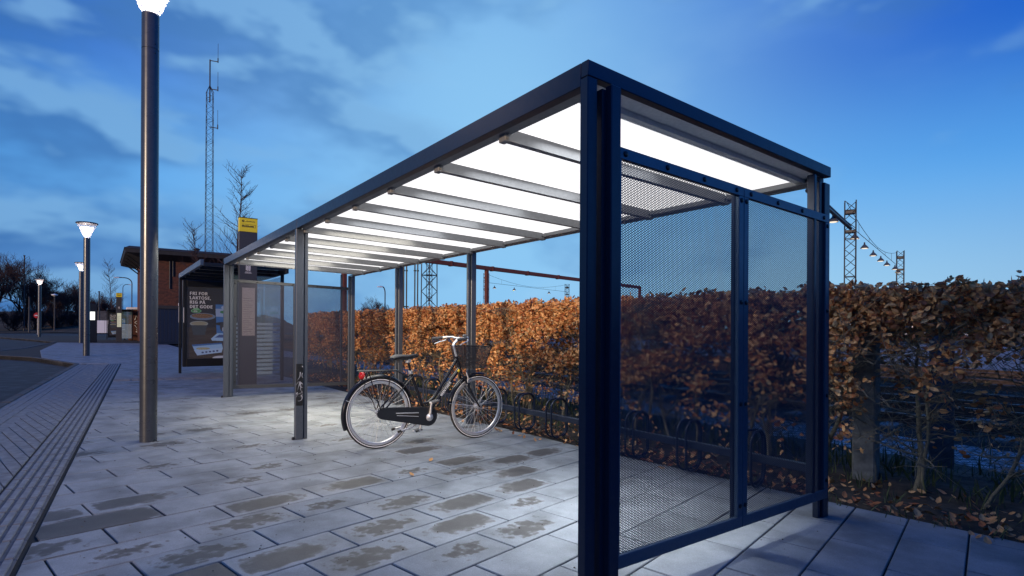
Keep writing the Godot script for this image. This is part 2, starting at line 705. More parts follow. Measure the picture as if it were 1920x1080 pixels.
func pavement() -> void:
	var STAINS := [[-1.84, 2.7, 2], [-1.63, 2.38, 3], [-1.8, 2.08, 1], [-1.54, 2.7, 1], [-1.34, 2.79, 2], [-1.7, 1.68, 0], [-1.58, 1.55, 1], [-1.28, 4.78, 1], [-0.54, 4.32, 0], [-0.69, 3.37, 0], [-0.66, 2.96, 0], [-0.72, 2.32, 2], [-0.18, 2.4, 2], [-0.45, 1.99, 0], [-1.07, 1.95, 1], [-1.11, 1.55, 2], [-1.35, 1.49, 1], [-0.78, 1.29, 2], [-0.64, 1.1, 1], [-1.24, 1.31, 3], [-0.87, 1.02, 0], [1.28, 3.66, 1], [0.91, 3.28, 2], [1.09, 2.67, 2], [1.39, 2.4, 2], [2.02, 2.58, 2], [1.19, 2.06, 2], [0.88, 2.32, 1], [0.83, 1.65, 2], [-0.1, 2.46, 2], [0.36, 2.56, 0], [0.22, 1.53, 2], [0.02, 1.7, 1], [0.04, 1.2, 2], [0.62, 1.02, 1], [0.79, 1.33, 0], [-0.36, 1.53, 1], [-0.57, 1.29, 2], [0.36, 4.06, 0]]
	# the bed under the stones, with the sawtooth of the bus bays cut out of it
	var edge := PackedVector2Array()
	var kerb := [Vector2(kerb_v(-4), -4), Vector2(-2.82, 9.16), Vector2(-2.28, 19.19), Vector2(-3.56, 23.42), Vector2(-4.19, 24.4), Vector2(-5.6, 26.4), Vector2(-4.65, 32.7), Vector2(-4.38, 39.1), Vector2(-4.14, 45.5), Vector2(-6.54, 54.6), Vector2(-8.8, 63.7), Vector2(-14, 80)]
	for p in kerb:
		edge.append(p)
	for p in [Vector2(6, 80), Vector2(1.9, 50), Vector2(2.0, 14), Vector2(2.13, 8.4), Vector2(2.40, 3.7), Vector2(2.43, 2.5), Vector2(2.64, 0.07), Vector2(3.08, -3.5)]:
		edge.append(p)
	var mb := MB.new()
	prism_uv(mb, edge, -0.012, 0.14, 0.0, Vector2.ZERO, Vector2.RIGHT, Vector2.ONE)
	for i in kerb.size() - 1:
		var a: Vector2 = kerb[i]
		var b: Vector2 = kerb[i + 1]
		mb.outward([W(a.x, a.y, -0.14), W(b.x, b.y, -0.14), W(b.x, b.y, -0.012), W(a.x, a.y, -0.012)], Vector3(0, 0, -20))
	var bed := setting("pavement", mb.mesh(), mats.grout)

	# slabs in running bond
	var e1 := Vector2(cos(TH), sin(TH))
	var e2 := Vector2(-sin(TH), cos(TH))
	var region := PackedVector2Array([Vector2(-2.03 + 0.0465 * -3.5, -3.5), Vector2(-2.03 + 0.0465 * 19.0, 19.0), Vector2(-2.2, 19.25), Vector2(-3.3, 23.3), Vector2(-3.8, 30), Vector2(-3.9, 44), Vector2(1.88, 44), Vector2(1.97, 14), Vector2(2.11, 8.4), Vector2(2.38, 3.7), Vector2(2.41, 2.5), Vector2(2.62, 0.07), Vector2(3.05, -3.5)])
	var all := []
	for r in range(-12, 146):
		var shift := (-0.205 if r % 2 == 0 else 0.085) + 0.0115 * (clampi(r, -10, 30) - 8)
		for k in range(-9, 26):
			var x0 := shift + k * SLAB
			var y0 := 0.0454 + r * PITCH
			var j := rng.randf_range(0.0035, 0.006)
			var poly := PackedVector2Array()
			for q in [[0, 0], [1, 0], [1, 1], [0, 1]]:
				poly.append(e1 * (x0 + (j if q[0] == 0 else SLAB - j)) + e2 * (y0 + (j if q[1] == 0 else PITCH - j)))
			var cen := e1 * (x0 + SLAB * 0.5) + e2 * (y0 + PITCH * 0.5)
			if cen.x < -5 or cen.x > 4 or cen.y < -4 or cen.y > 45:
				continue
			var whole := true
			for p in poly:
				if not Geometry2D.is_point_in_polygon(p, region):
					whole = false
			var cut := [poly]
			if not whole:
				cut = Geometry2D.intersect_polygons(poly, region)
			for piece in cut:
				if area_of(piece) < 0.004:
					continue
				var to := cen - Vector2(-1.64, -1.67)
				var fwd := to.dot(Vector2(0.5985, 0.8011))
				var lat := to.dot(Vector2(0.8011, -0.5985))
				var seen := fwd > 1.7 and absf(lat) < fwd * 1.0 + 0.4
				all.append({"poly": piece, "cen": cen, "whole": whole, "far": to.length() + (0.0 if seen else 1000.0)})
	all.sort_custom(func(a, b): return a.far < b.far)
	var rest := {}
	var Tb := Basis(Vector3(cos(TH), -FALL * cos(TH), -sin(TH)), Vector3.UP, Vector3(sin(TH), -FALL * sin(TH) * 1.0, cos(TH)))
	var one := MB.new()
	var full := PackedVector2Array()
	var jj := 0.0047
	one.box(Transform3D(), Vector3(-SLAB * 0.5 + jj, -0.03, -PITCH * 0.5 + jj), Vector3(SLAB * 0.5 - jj, 0, PITCH * 0.5 - jj), 0.004)
	for i in one.t.size():
		one.t[i] = Vector2(one.v[i].x / SLAB + 0.5, one.v[i].z / PITCH + 0.5)
	var slab_mesh := one.mesh()
	for i in all.size():
		var s: Dictionary = all[i]
		var want := 0
		var c: Vector2 = s.cen
		var found := -1
		for q in STAINS:
			var d := Vector2(q[0], q[1]) - c
			if absf(d.dot(e1)) < SLAB * 0.5 and absf(d.dot(e2)) < PITCH * 0.5:
				found = q[2] + 1
		if found > 0:
			want = found
		elif c.y > 3.2 and rng.randf() < 0.10:
			want = 1 + rng.randi() % 2
		elif rng.randf() < 0.05:
			want = 1
		var picks := []
		for q in slab_mats:
			if q[0] == want:
				picks.append(q[1])
		var m: Material = picks[rng.randi() % picks.size()]
		var dy := rng.randf_range(-0.0015, 0.0012)
		if i < 300:
			if s.whole:
				var o := part("paving_slab", slab_mesh, m, bed)
				var flip := PI if rng.randf() < 0.5 else 0.0
				o.transform = Transform3D(Tb * Basis(Vector3.UP, flip) * Basis(Vector3.RIGHT, rng.randf_range(-0.003, 0.003)), W(c.x, c.y, dy))
			else:
				var b := MB.new()
				prism_uv(b, s.poly, dy, 0.03, 0.004, c, e1, Vector2(SLAB, PITCH))
				part("paving_slab", b.mesh(), m, bed)
		else:
			if not rest.has(m):
				rest[m] = MB.new()
			prism_uv(rest[m], s.poly, dy, 0.02, 0.004, c, e1, Vector2(SLAB, PITCH))
	var am := ArrayMesh.new()
	for m in rest:
		var before := am.get_surface_count()
		rest[m].into(am)
		if am.get_surface_count() > before:
			am.surface_set_material(before, m)
	part("paving_slabs", am, null, bed).set_meta("kind", "stuff")

	# ribbed guiding tiles along the street
	var tile := MB.new()
	tile.box(Transform3D(), Vector3(-0.142, -0.03, -0.146), Vector3(0.142, -0.004, 0.146), 0.003)
	var ribs := MB.new()
	for k in 5:
		var x := -0.112 + k * 0.056
		ribs.box(Transform3D(), Vector3(x - 0.0175, -0.006, -0.140), Vector3(x + 0.0175, 0.006, 0.140), 0.003)
	var tm := ArrayMesh.new()
	tile.into(tm)
	tm.surface_set_material(0, mats.tactile_base)
	ribs.into(tm)
	tm.surface_set_material(1, mats.tactile)
	var along := -atan(0.0468)
	for k in 62:
		var u := 0.6 + k * 0.3
		var o := part("tactile_tile", tm, null, bed)
		o.transform = Transform3D(Basis(Vector3(1, -FALL, 0), Vector3.UP, Vector3(0, 0, 1)) * Basis(Vector3.UP, along), W(-2.20 + 0.0468 * u, u, 0.0))
	for k in 8:
		for q in 2:
			var o := part("tactile_tile", tm, null, bed)
			o.transform = Transform3D(Basis(Vector3(1, -FALL, 0), Vector3.UP, Vector3(0, 0, 1)) * Basis(Vector3.UP, along + PI / 2), W(-1.28 + k * 0.3, 12.6 + q * 0.3 + k * 0.01, 0.004))
	# narrow pavers between the tiles and the kerb rows
	var zone := PackedVector2Array([Vector2(-2.355 + 0.0468 * -2, -2), Vector2(-2.355 + 0.0468 * 18.9, 18.9), Vector2(kerb_v(18.9) + 0.42, 18.9), Vector2(kerb_v(-2) + 0.5, -2)])
	var shared := MB.new()
	var pav := []
	for a in range(-40, 40):
		for b in range(-6, 60):
			var x0 := a * 0.092
			var y0 := b * 0.42 + (0.21 if a % 2 else 0.0)
			var poly := PackedVector2Array()
			for q in [[0, 0], [1, 0], [1, 1], [0, 1]]:
				poly.append(e1 * (x0 + (0.003 if q[0] == 0 else 0.089)) + e2 * (y0 + (0.003 if q[1] == 0 else 0.417)))
			var cen := (poly[0] + poly[2]) * 0.5
			if cen.y < -2 or cen.y > 20 or cen.x < -4 or cen.x > -0.8:
				continue
			for piece in Geometry2D.intersect_polygons(poly, zone):
				if area_of(piece) > 0.001:
					var hid := 0.0 if cen.y > 3.0 else 100.0
					pav.append({"p": piece, "far": cen.distance_to(Vector2(-1.64, -1.67)) + hid, "cen": cen})
	# rows along the kerb
	for r in 4:
		for k in 50:
			var u0 := -2.0 + k * 0.42 + (0.21 if r % 2 else 0.0)
			if u0 > 18.6:
				continue
			var o0: float = [0.125, 0.20, 0.295, 0.39][r]
			var o1: float = [0.197, 0.29, 0.385, 0.485][r]
			var u1 := u0 + 0.415
			var poly := PackedVector2Array([Vector2(kerb_v(u0) + o0, u0), Vector2(kerb_v(u0) + o1, u0), Vector2(kerb_v(u1) + o1, u1), Vector2(kerb_v(u1) + o0, u1)])
			pav.append({"p": poly, "far": u0 + 1.67 + (100.0 if u0 < 5.0 else 0.0), "cen": Vector2(kerb_v(u0) + o0, u0)})
	pav.sort_custom(func(a, b): return a.far < b.far)
	for i in pav.size():
		var b := MB.new() if i < 300 else shared
		prism_uv(b, pav[i].p, rng.randf_range(-0.002, 0.002), 0.03, 0.003, pav[i].cen, e1, Vector2(0.4, 0.4))
		if i < 300:
			part("paving_brick", b.mesh(), mats.paver, bed)
	part("paving_bricks", shared.mesh(), mats.paver, bed).set_meta("kind", "stuff")
	# kerb stones
	for i in kerb.size() - 2:
		var a: Vector2 = kerb[i]
		var b: Vector2 = kerb[i + 1]
		var n := maxi(1, int(round(a.distance_to(b) / 1.0)))
		var side := (b - a).normalized()
		side = Vector2(side.y, -side.x) * 0.12
		for k in n:
			var p := a.lerp(b, float(k) / n + 0.004)
			var q := a.lerp(b, float(k + 1) / n - 0.004)
			var mk := MB.new()
			var lo := []
			for z in [p, q, q + side, p + side]:
				lo.append(z)
			var mid := W((p.x + q.x) * 0.5 + side.x * 0.5, (p.y + q.y) * 0.5 + side.y * 0.5, -0.06)
			var ps := PackedVector2Array(lo)
			prism_uv(mk, ps, 0.006, 0.15, 0.012, p, e1, Vector2.ONE)
			part("kerb_stone", mk.mesh(), mats.kerb_stone, bed)


# ---------------------------------------------------------------- the bicycle shelter
func bx(lo: Vector3, hi: Vector3, ch := 0.003) -> ArrayMesh:   # a box in the shelter's frame: x = v, y up, z = u
	var mb := MB.new()
	mb.box(SH, Vector3(lo.x, lo.y, -hi.z), Vector3(hi.x, hi.y, -lo.z), ch)
	return mb.mesh()


func post_mesh(v0: float, v1: float, u0: float, u1: float, top: float, fin_left: bool) -> ArrayMesh:
	# a square tube with a slimmer rail beside it, a groove between them, and a foot plate
	var mb := MB.new()
	var w := (v1 - v0)
	var a := v0 + (w * 0.62 if not fin_left else w * 0.38)
	if fin_left:
		mb.box(SH, Vector3(a, 0, -u1), Vector3(v1, top, -u0), 0.004)
		mb.box(SH, Vector3(v0, 0.0, -u1 + 0.006), Vector3(a - 0.012, top, -u0 - 0.012), 0.003)
		mb.box(SH, Vector3(a - 0.014, 0.0, -u1 + 0.015), Vector3(a + 0.002, top, -u0 - 0.025))
	else:
		mb.box(SH, Vector3(v0, 0, -u1), Vector3(a, top, -u0), 0.004)
		mb.box(SH, Vector3(a + 0.012, 0.0, -u1 + 0.006), Vector3(v1, top, -u0 - 0.012), 0.003)
		mb.box(SH, Vector3(a - 0.002, 0.0, -u1 + 0.015), Vector3(a + 0.014, top, -u0 - 0.025))
	return mb.mesh()


func mesh_panel(o: Node3D, v0: float, v1: float, y0: float, y1: float, u: float, fm: Material) -> void:
	# a frame of flat bars round a perforated sheet; the frame is part, sheet and screws are its pieces
	var t := 0.024
	var fr := MB.new()
	fr.box(SH, Vector3(v0, y1 - 0.052, -u - t), Vector3(v1, y1, -u), 0.002)
	fr.box(SH, Vector3(v0, y0, -u - t), Vector3(v1, y0 + 0.06, -u), 0.002)
	fr.box(SH, Vector3(v0, y0 + 0.06, -u - t), Vector3(v0 + 0.046, y1 - 0.052, -u), 0.002)
	fr.box(SH, Vector3(v1 - 0.046, y0 + 0.06, -u - t), Vector3(v1, y1 - 0.052, -u), 0.002)
	var frame := part("panel_frame", fr.mesh(), fm, o)
	var mb := MB.new()
	var z := -u - t * 0.5
	sheet(mb, SH * Vector3(v0 + 0.04, y0 + 0.05, z), SH * Vector3(v1 - 0.04, y0 + 0.05, z), SH * Vector3(v1 - 0.04, y1 - 0.045, z), SH * Vector3(v0 + 0.04, y1 - 0.045, z))
	part("perforated_sheet", mb.mesh(), mats.perforated, frame)
	var spots := []
	for k in 4:
		spots.append(Vector2(lerpf(v0 + 0.07, v1 - 0.07, k / 3.0), y1 - 0.026))
	for k in 4:
		var y := lerpf(y1 - 0.075, y0 + 0.12, k / 3.0)
		spots.append(Vector2(v0 + 0.022, y))
		spots.append(Vector2(v1 - 0.022, y))
	var bolt := MB.new()
	bolt.lathe(Transform3D(Basis(Vector3.RIGHT, PI / 2), Vector3.ZERO), [Vector2(0.0135, -0.001), Vector2(0.0135, 0.004), Vector2(0.009, 0.007), Vector2(0.0, 0.0075)], 12)
	var bm := bolt.mesh()
	for p in spots:
		var b := part("bolt", bm, mats.black_steel, frame)
		b.position = SH * Vector3(p.x, p.y, -u)


func shelter() -> void:
	perforated("perforated", Color(0.026, 0.026, 0.046), 0.0199, 0.0115, 0.0077, 0.55)
	var o := thing("bicycle_shelter", "long dark steel bicycle shelter with glowing white ceiling and perforated end walls", "bicycle shelter")
	glow("ceiling_light", Color(1.0, 0.985, 0.99), 1.05)
	# beams
	for s in 2:
		var a := LEN * 0.5 * s
		part("front_beam", bx(Vector3(0, H - 0.102, a + (0.001 if s else 0.046)), Vector3(0.05, H, a + LEN * 0.5 - (0.001 if s == 0 else 0.046))), mats.navy, o)
		part("front_beam", bx(Vector3(0.052, H - 0.098, a + 0.05), Vector3(0.115, H - 0.09, a + LEN * 0.5 - 0.002), 0.0), mats.steel_grey, o)
	part("back_beam", bx(Vector3(WID - 0.05, H - 0.112, 0.046), Vector3(WID, H, LEN - 0.046)), mats.steel_grey, o)
	part("back_beam", bx(Vector3(WID - 0.11, H - 0.108, 0.05), Vector3(WID - 0.052, H - 0.10, LEN - 0.05), 0.0), mats.steel_grey, o)
	part("end_beam", bx(Vector3(0, H - 0.068, 0), Vector3(WID, H, 0.044)), mats.navy, o)
	part("end_beam", bx(Vector3(0, H - 0.068, LEN - 0.044), Vector3(WID, H, LEN)), mats.navy, o)
	for e in 2:
		var f := func(x: float) -> float: return x if e == 0 else LEN - x
		for q in [[0.050, 0.150, 0.062, 0.054], [0.158, 0.205, 0.082, 0.060], [0.146, 0.154, 0.090, 0.052]]:
			var u0: float = f.call(q[0])
			var u1: float = f.call(q[1])
			part("ceiling_channel", bx(Vector3(0.052, H - q[2], minf(u0, u1)), Vector3(WID - 0.052, H - q[3], maxf(u0, u1)), 0.0), mats.soffit, o)
	# rafters with brackets, ceiling lights and a roof sheet
	for k in range(1, 12):
		var u := LEN * k / 12.0
		var mb := MB.new()
		mb.box(SH, Vector3(0.116, H - 0.128, -u - 0.022), Vector3(WID - 0.10, H - 0.062, -u + 0.008), 0.002)
		mb.box(SH, Vector3(0.116, H - 0.134, -u - 0.022), Vector3(WID - 0.10, H - 0.1285, -u + 0.020))
		part("rafter", mb.mesh(), mats.steel_grey, o)
		for e in 2:
			var v: float = 0.085 if e == 0 else WID - 0.098
			var bk := MB.new()
			bk.box(SH, Vector3(v - 0.012, H - 0.140, -u - 0.034), Vector3(v + 0.026, H - 0.085, -u + 0.026), 0.003)
			for q in 2:
				bk.lathe(SH * Transform3D(Basis(Vector3.RIGHT, PI / 2), Vector3(v + 0.006, H - 0.125 + q * 0.024, -u + 0.026)), [Vector2(0.007, 0), Vector2(0.007, 0.006), Vector2(0.0, 0.008)], 8)
			part("bracket", bk.mesh(), mats.steel_grey, o)
	for k in 12:
		var u0 := LEN * k / 12.0 + (0.21 if k == 0 else 0.012)
		var u1 := LEN * (k + 1) / 12.0 - (0.21 if k == 11 else 0.012)
		part("ceiling_light", bx(Vector3(0.055, H - 0.058, u0), Vector3(WID - 0.055, H - 0.046, u1), 0.0), mats.ceiling_light, o)
		var al := AreaLight3D.new()
		al.name = "ceiling_lamp"
		al.area_size = Vector2(WID - 0.46, u1 - u0 - 0.05)
		al.light_energy = 1.5 if k < 5 else 2.1
		al.light_color = Color(0.97, 0.985, 1.0) if k < 5 else Color(1.0, 0.97, 0.90)
		al.shadow_enabled = true
		al.transform = Transform3D(Basis(Vector3.RIGHT, -PI / 2), SH * Vector3(WID * 0.5 + 0.1, H - 0.0605, -(u0 + u1) * 0.5))
		o.add_child(al, true)
	# two spots set unseen in the ceiling, placed to pool light on the paving
	for q in [[0.95, 0.88, 11.0, 36.0, Color(0.95, 0.97, 1.0)], [0.80, 5.9, 8.0, 46.0, Color(1.0, 0.95, 0.84)]]:
		var dl := MB.new()
		dl.lathe(Transform3D(Basis(), SH * Vector3(q[0], H - 0.074, -q[1])), [Vector2(0.0, 0.0), Vector2(0.05, 0.0), Vector2(0.055, 0.004), Vector2(0.055, 0.016)], 20)
		part("ceiling_light", dl.mesh(), mats.ceiling_light, o)  # small glowing disc standing for the unseen spot
		var spot := SpotLight3D.new()
		spot.name = "unseen_pool_spot"
		spot.light_energy = q[2]
		spot.light_color = q[4]
		spot.light_size = 0.05
		spot.spot_range = 12.0
		spot.spot_angle = q[3]
		spot.spot_angle_attenuation = 1.0
		spot.spot_attenuation = 2.0
		spot.shadow_enabled = true
		spot.transform = Transform3D(Basis(Vector3.RIGHT, -PI / 2), SH * Vector3(q[0], H - 0.080, -q[1]))
		o.add_child(spot, true)
	part("roof_sheet", bx(Vector3(0.045, H - 0.03, 0.04), Vector3(WID - 0.045, H - 0.012, LEN - 0.04), 0.0), mats.steel_grey, o)
	# posts: three in front, five behind
	part("post", bx(Vector3(0, 0, 0.001), Vector3(0.058, H - 0.068, 0.050), 0.004), mats.navy, o)
	for q in [LEN * 0.5, LEN - 0.062]:
		part("post", post_mesh(0.0, 0.125, q, q + 0.058, H - 0.103, false), mats.post_grey, o)
		var foot := MB.new()
		foot.lathe(SH * Transform3D(Basis(), Vector3(-0.018, 0, -q - 0.02)), [Vector2(0.016, 0), Vector2(0.016, 0.022), Vector2(0.008, 0.03), Vector2(0.0, 0.031)], 10)
		part("foot_bolt", foot.mesh(), mats.black_steel, o)
	for k in 5:
		var u: float = [0.004, LEN * 0.25, LEN * 0.5, LEN * 0.75, LEN - 0.062][k]
		part("post", post_mesh(WID - 0.125, WID - 0.004, u, u + 0.055, H - 0.113, true), mats.post_grey if k else mats.navy, o)
	# end walls
	for e in 2:
		var u := -0.004 if e == 0 else LEN + 0.026
		var rail := MB.new()
		var z0 := 0.004 if e == 0 else -LEN - 0.045
		rail.box(SH, Vector3(0.098, 0, z0), Vector3(0.158, 2.238, z0 + 0.04), 0.004)
		rail.box(SH, Vector3(0.072, 0.0, z0 - 0.03), Vector3(0.098, 2.22, z0 + 0.008))
		part("wall_rail", rail.mesh(), mats.navy if e == 0 else mats.post_grey, o)
		rail = MB.new()
		rail.box(SH, Vector3(WID - 0.235, 0.13, z0 - 0.05), Vector3(WID - 0.205, 2.24, z0 - 0.002), 0.003)
		part("wall_rail", rail.mesh(), mats.navy if e == 0 else mats.post_grey, o)
		mesh_panel(o, 0.162, 1.196, 0.128, 2.003, u, mats.navy_frame if e == 0 else mats.far_frame)
		mesh_panel(o, 1.200, 2.226, 0.128, 2.003, u, mats.navy_frame if e == 0 else mats.far_frame)
		# a bar behind the two panels where they meet
		part("wall_rail", bx(Vector3(1.150, 0.13, u + 0.026), Vector3(1.246, 1.96, u + 0.05), 0.002), mats.navy, o)
	# a sticker with scrawled white marks on the middle front post
	var im := Image.create(64, 384, false, Image.FORMAT_RGB8)
	im.fill(Color(0.05, 0.05, 0.055))
	var r := RandomNumberGenerator.new()
	r.seed = 4
	for k in 15:
		var p := Vector2(r.randf_range(0, 64), r.randf_range(0, 300))
		var a := r.randf_range(0.5, 2.6)
		var bend := r.randf_range(-0.05, 0.05)
		var wd := r.randf_range(1.5, 5.0)
		for i in 90:
			p += Vector2(cos(a), sin(a))
			a += bend
			for dx in range(-5, 6):
				for dy in range(-5, 6):
					if Vector2(dx, dy).length() <= wd * (1.0 - i / 100.0):
						var x := int(p.x) + dx
						var y := int(p.y) + dy
						if x >= 0 and x < 64 and y >= 0 and y < 384:
							im.set_pixel(x, y, Color(0.62, 0.63, 0.66))
	var sm := mat("sticker", Color.WHITE, 0.5)
	sm.albedo_texture = ImageTexture.create_from_image(im)
	var st := MB.new()
	var zs := -LEN * 0.5 + 0.0015
	st.quad(SH * Vector3(0.003, 0.36, zs), SH * Vector3(0.074, 0.36, zs), SH * Vector3(0.074, 0.80, zs), SH * Vector3(0.003, 0.80, zs))
	part("sticker", st.mesh(), sm, o)


# ---------------------------------------------------------------- hedge
func leaf_mesh(len_: float, wid: float, curl: float) -> ArrayMesh:
	var mb := MB.new()
	var P := [Vector3(0, 0, 0), Vector3(len_ * 0.5, curl * 0.4 - wid * 0.14, 0), Vector3(len_, curl, 0), Vector3(len_ * 0.30, curl * 0.1 + 0.002, wid * 0.46), Vector3(len_ * 0.66, curl * 0.5 + 0.002, wid * 0.42), Vector3(len_ * 0.30, curl * 0.1 + 0.001, -wid * 0.46), Vector3(len_ * 0.66, curl * 0.5 + 0.004, -wid * 0.42)]
	for q in [[0, 3, 1], [3, 4, 1], [4, 2, 1], [0, 1, 5], [5, 1, 6], [6, 1, 2]]:
		mb.tri(P[q[0]], P[q[1]], P[q[2]])
	return mb.mesh()


func scatter(parent: Node, called: String, m: Mesh, material: Material, xf: Array, cols: Array) -> MultiMeshInstance3D:
	var mm := MultiMesh.new()
	mm.transform_format = MultiMesh.TRANSFORM_3D
	mm.use_colors = true
	mm.mesh = m
	mm.instance_count = xf.size()
	for i in xf.size():
		mm.set_instance_transform(i, xf[i])
		mm.set_instance_color(i, cols[i])
	var o := MultiMeshInstance3D.new()
	o.name = called
	o.multimesh = mm
	o.material_override = material
	o.set_meta("kind", "stuff")
	parent.add_child(o, true)
	return o


func spin() -> Basis:
	return Basis(Vector3.UP, rng.randf() * TAU) * Basis(Vector3.RIGHT, rng.randf_range(-1.5, 1.5)) * Basis(Vector3.FORWARD, rng.randf_range(-1.2, 1.2))


func leaf_colour() -> Color:
	var k := rng.randf()
	var c := Color(0.47, 0.185, 0.060).lerp(Color(0.72, 0.41, 0.175), k)
	if rng.randf() < 0.10:
		c = Color(0.34, 0.24, 0.13)
	elif rng.randf() < 0.30:
		c = Color(0.27, 0.085, 0.028).lerp(Color(0.42, 0.140, 0.042), rng.randf())
	return c


var ceiling_y := 1e9


func wander(mb: MB, at: Vector3, dir: Vector3, len_: float, r0: float, r1: float, steps: int, jit: float, sides := 5, lift := 0.0) -> Array:
	var pts := [at]
	var rad := [r0]
	var d := dir
	for i in steps:
		d = (d + Vector3(rng.randf_range(-jit, jit), rng.randf_range(-jit, jit) * 0.6 + lift, rng.randf_range(-jit, jit))).normalized()
		if pts[-1].y + d.y * len_ / steps > ceiling_y:
			d.y = -absf(d.y) * 0.3
		pts.append(pts[-1] + d * len_ / steps)
		rad.append(lerpf(r0, r1, float(i + 1) / steps))
	mb.tube(pts, rad, sides, false, false)
	return pts


func hedge() -> void:
	var o := thing("hedge", "clipped beech hedge full of dry orange brown leaves behind the bicycle shelter", "hedge", Vector3.ZERO)
	var lm := mat("beech_leaf", Color.WHITE, 0.55)
	lm.vertex_color_use_as_albedo = true
	lm.cull_mode = BaseMaterial3D.CULL_DISABLED
	lm.backlight_enabled = true
	lm.backlight = Color(0.30, 0.30, 0.30)
	ceiling_y = 1.50
	# stems
	var twigs := MB.new()
	var u := -4.2
	while u < 15.0:
		var mb := MB.new()
		var foot := W(rng.randf_range(3.5, 3.85), u, -0.06)
		for s in 1 + rng.randi() % 2:
			var r := rng.randf_range(0.014, 0.030)
			var lean := Vector3(rng.randf_range(-0.18, 0.18), 1, rng.randf_range(-0.35, 0.35)).normalized()
			var pts := wander(mb, foot + Vector3(rng.randf_range(-0.05, 0.05), 0, rng.randf_range(-0.06, 0.06)), lean, rng.randf_range(1.35, 1.65), r, 0.006, 9, 0.22, 7, 0.06)
			for i in range(2, pts.size()):
				for q in 2 + int(i > 4):
					var dir := Vector3(rng.randf_range(-1, 0.8), rng.randf_range(-0.1, 0.9), rng.randf_range(-1, 1)).normalized()
					var len_ := rng.randf_range(0.25, 0.60)
					var b := wander(mb if q == 0 else twigs, pts[i], dir, len_, lerpf(0.009, 0.004, i / 10.0), 0.0025, 5, 0.35, 5 if q == 0 else 4, 0.02)
					for t in range(1, b.size()):
						for w in (3 if u < 3.5 else 2):
							if rng.randf() < (1.0 if u < 3.5 else 0.7):
								wander(twigs, b[t], Vector3(rng.randf_range(-1, 1), rng.randf_range(-0.5, 1), rng.randf_range(-1, 1)).normalized(), rng.randf_range(0.10, 0.30), 0.0030, 0.0014, 3, 0.4, 3)
		part("trunk", mb.mesh(), mats.bark_hedge, o)
		u += rng.randf_range(0.30, 0.46)
	part("twigs", twigs.mesh(), mats.bark_hedge, o).set_meta("kind", "stuff")
	ceiling_y = 1e9
	# leaves: dense along the clipped top, in clumps lower down, few near the ground
	var f := FastNoiseLite.new()
	f.seed = 77
	f.frequency = 1.5
	f.fractal_octaves = 3
	var xf := []
	var cols := []
	var tries := 0
	while xf.size() < 100000 and tries < 1100000:
		tries += 1
		var lu := rng.randf_range(-4.3, 15.5)
		if lu > 8.0 and rng.randf() < 0.4:
			continue
		var y := 1.66 - absf(rng.randfn(0.0, 0.62))
		if y < 0.12:
			continue
		var a := rng.randf()
		var v := 3.12 + (a * a * 0.55 if rng.randf() < 0.6 else a * 1.1)
		var bare := smooth(4.2, 1.2, lu)                 # the near end has lost more of its leaves
		var thr := lerpf(-0.42, 0.07 + bare * 0.14, smooth(1.48, 1.0, y))
		thr = lerpf(thr, 0.18 + bare * 0.20, smooth(0.55, 0.2, y))
		var n := f.get_noise_3d(v * 1.3, y * 1.8, lu * 1.2)
		if n < thr + rng.randf_range(-0.07, 0.07):
			continue
		var top := 1.60 + 0.004 * lu + f.get_noise_2d(lu * 1.7, v * 2.0) * 0.09
		if y > top and rng.randf() > 0.03:
			y = top - rng.randf() * 0.12
		xf.append(Transform3D(spin().scaled(Vector3.ONE * rng.randf_range(0.52, 1.06)), W(v, lu, y)))
		cols.append(leaf_colour())
	var shapes := [leaf_mesh(0.066, 0.040, 0.022), leaf_mesh(0.060, 0.034, -0.026), leaf_mesh(0.052, 0.038, 0.032)]
	# the 300 leaves that stand nearest to the street corner are pieces of their own
	var order := range(xf.size())
	var eye := Vector3(-1.64, 1.2, 1.67)
	var score := PackedFloat32Array()
	for i in xf.size():
		var p: Vector3 = xf[i].origin
		score.append(p.distance_to(eye) + (50.0 if -p.z < -0.9 or p.x > 3.7 else 0.0))
	order.sort_custom(func(i, j): return score[i] < score[j])
	var tints := []
	for k in 5:
		var m: StandardMaterial3D = lm.duplicate()
		m.vertex_color_use_as_albedo = false
		m.albedo_color = leaf_colour().linear_to_srgb()
		tints.append(m)
	var groups := [[[], []], [[], []], [[], []]]
	for k in order.size():
		var i: int = order[k]
		if k < 300:
			part("leaf", shapes[k % 3], tints[k % 5], o).transform = xf[i]
		else:
			groups[k % 3][0].append(xf[i])
			groups[k % 3][1].append(cols[i])
	for k in 3:
		scatter(o, "leaves", shapes[k], lm, groups[k][0], groups[k][1])
	# fallen leaves and grass below
	xf = []
	cols = []
	for i in 3600:
		var lu := rng.randf_range(-3.6, 13.0)
		var v := 2.15 + absf(rng.randfn(0.0, 0.6)) + smooth(3, 0, lu) * 0.3
		if rng.randf() < 0.93 and v < 2.43 + smooth(2.5, 0.0, lu) * 0.22 + smooth(0.0, -3.0, lu) * 0.4:
			continue
		xf.append(Transform3D(Basis(Vector3.UP, rng.randf() * TAU) * Basis(Vector3.RIGHT, rng.randf_range(-0.5, 0.5)) * Basis(Vector3.BACK, rng.randf_range(-0.3, 0.5)).scaled(Vector3.ONE * rng.randf_range(0.6, 1.1)), W(v, lu, 0.004 if v < 2.4 else rng.randf_range(-0.005, 0.012))))
		cols.append(leaf_colour() * rng.randf_range(0.45, 0.95))
	var litter := scatter(self, "leaf_litter", shapes[0], lm, xf, cols)
	tag(litter, "fallen brown beech leaves strewn on the soil under the hedge", "fallen leaves")
	xf = []
	cols = []
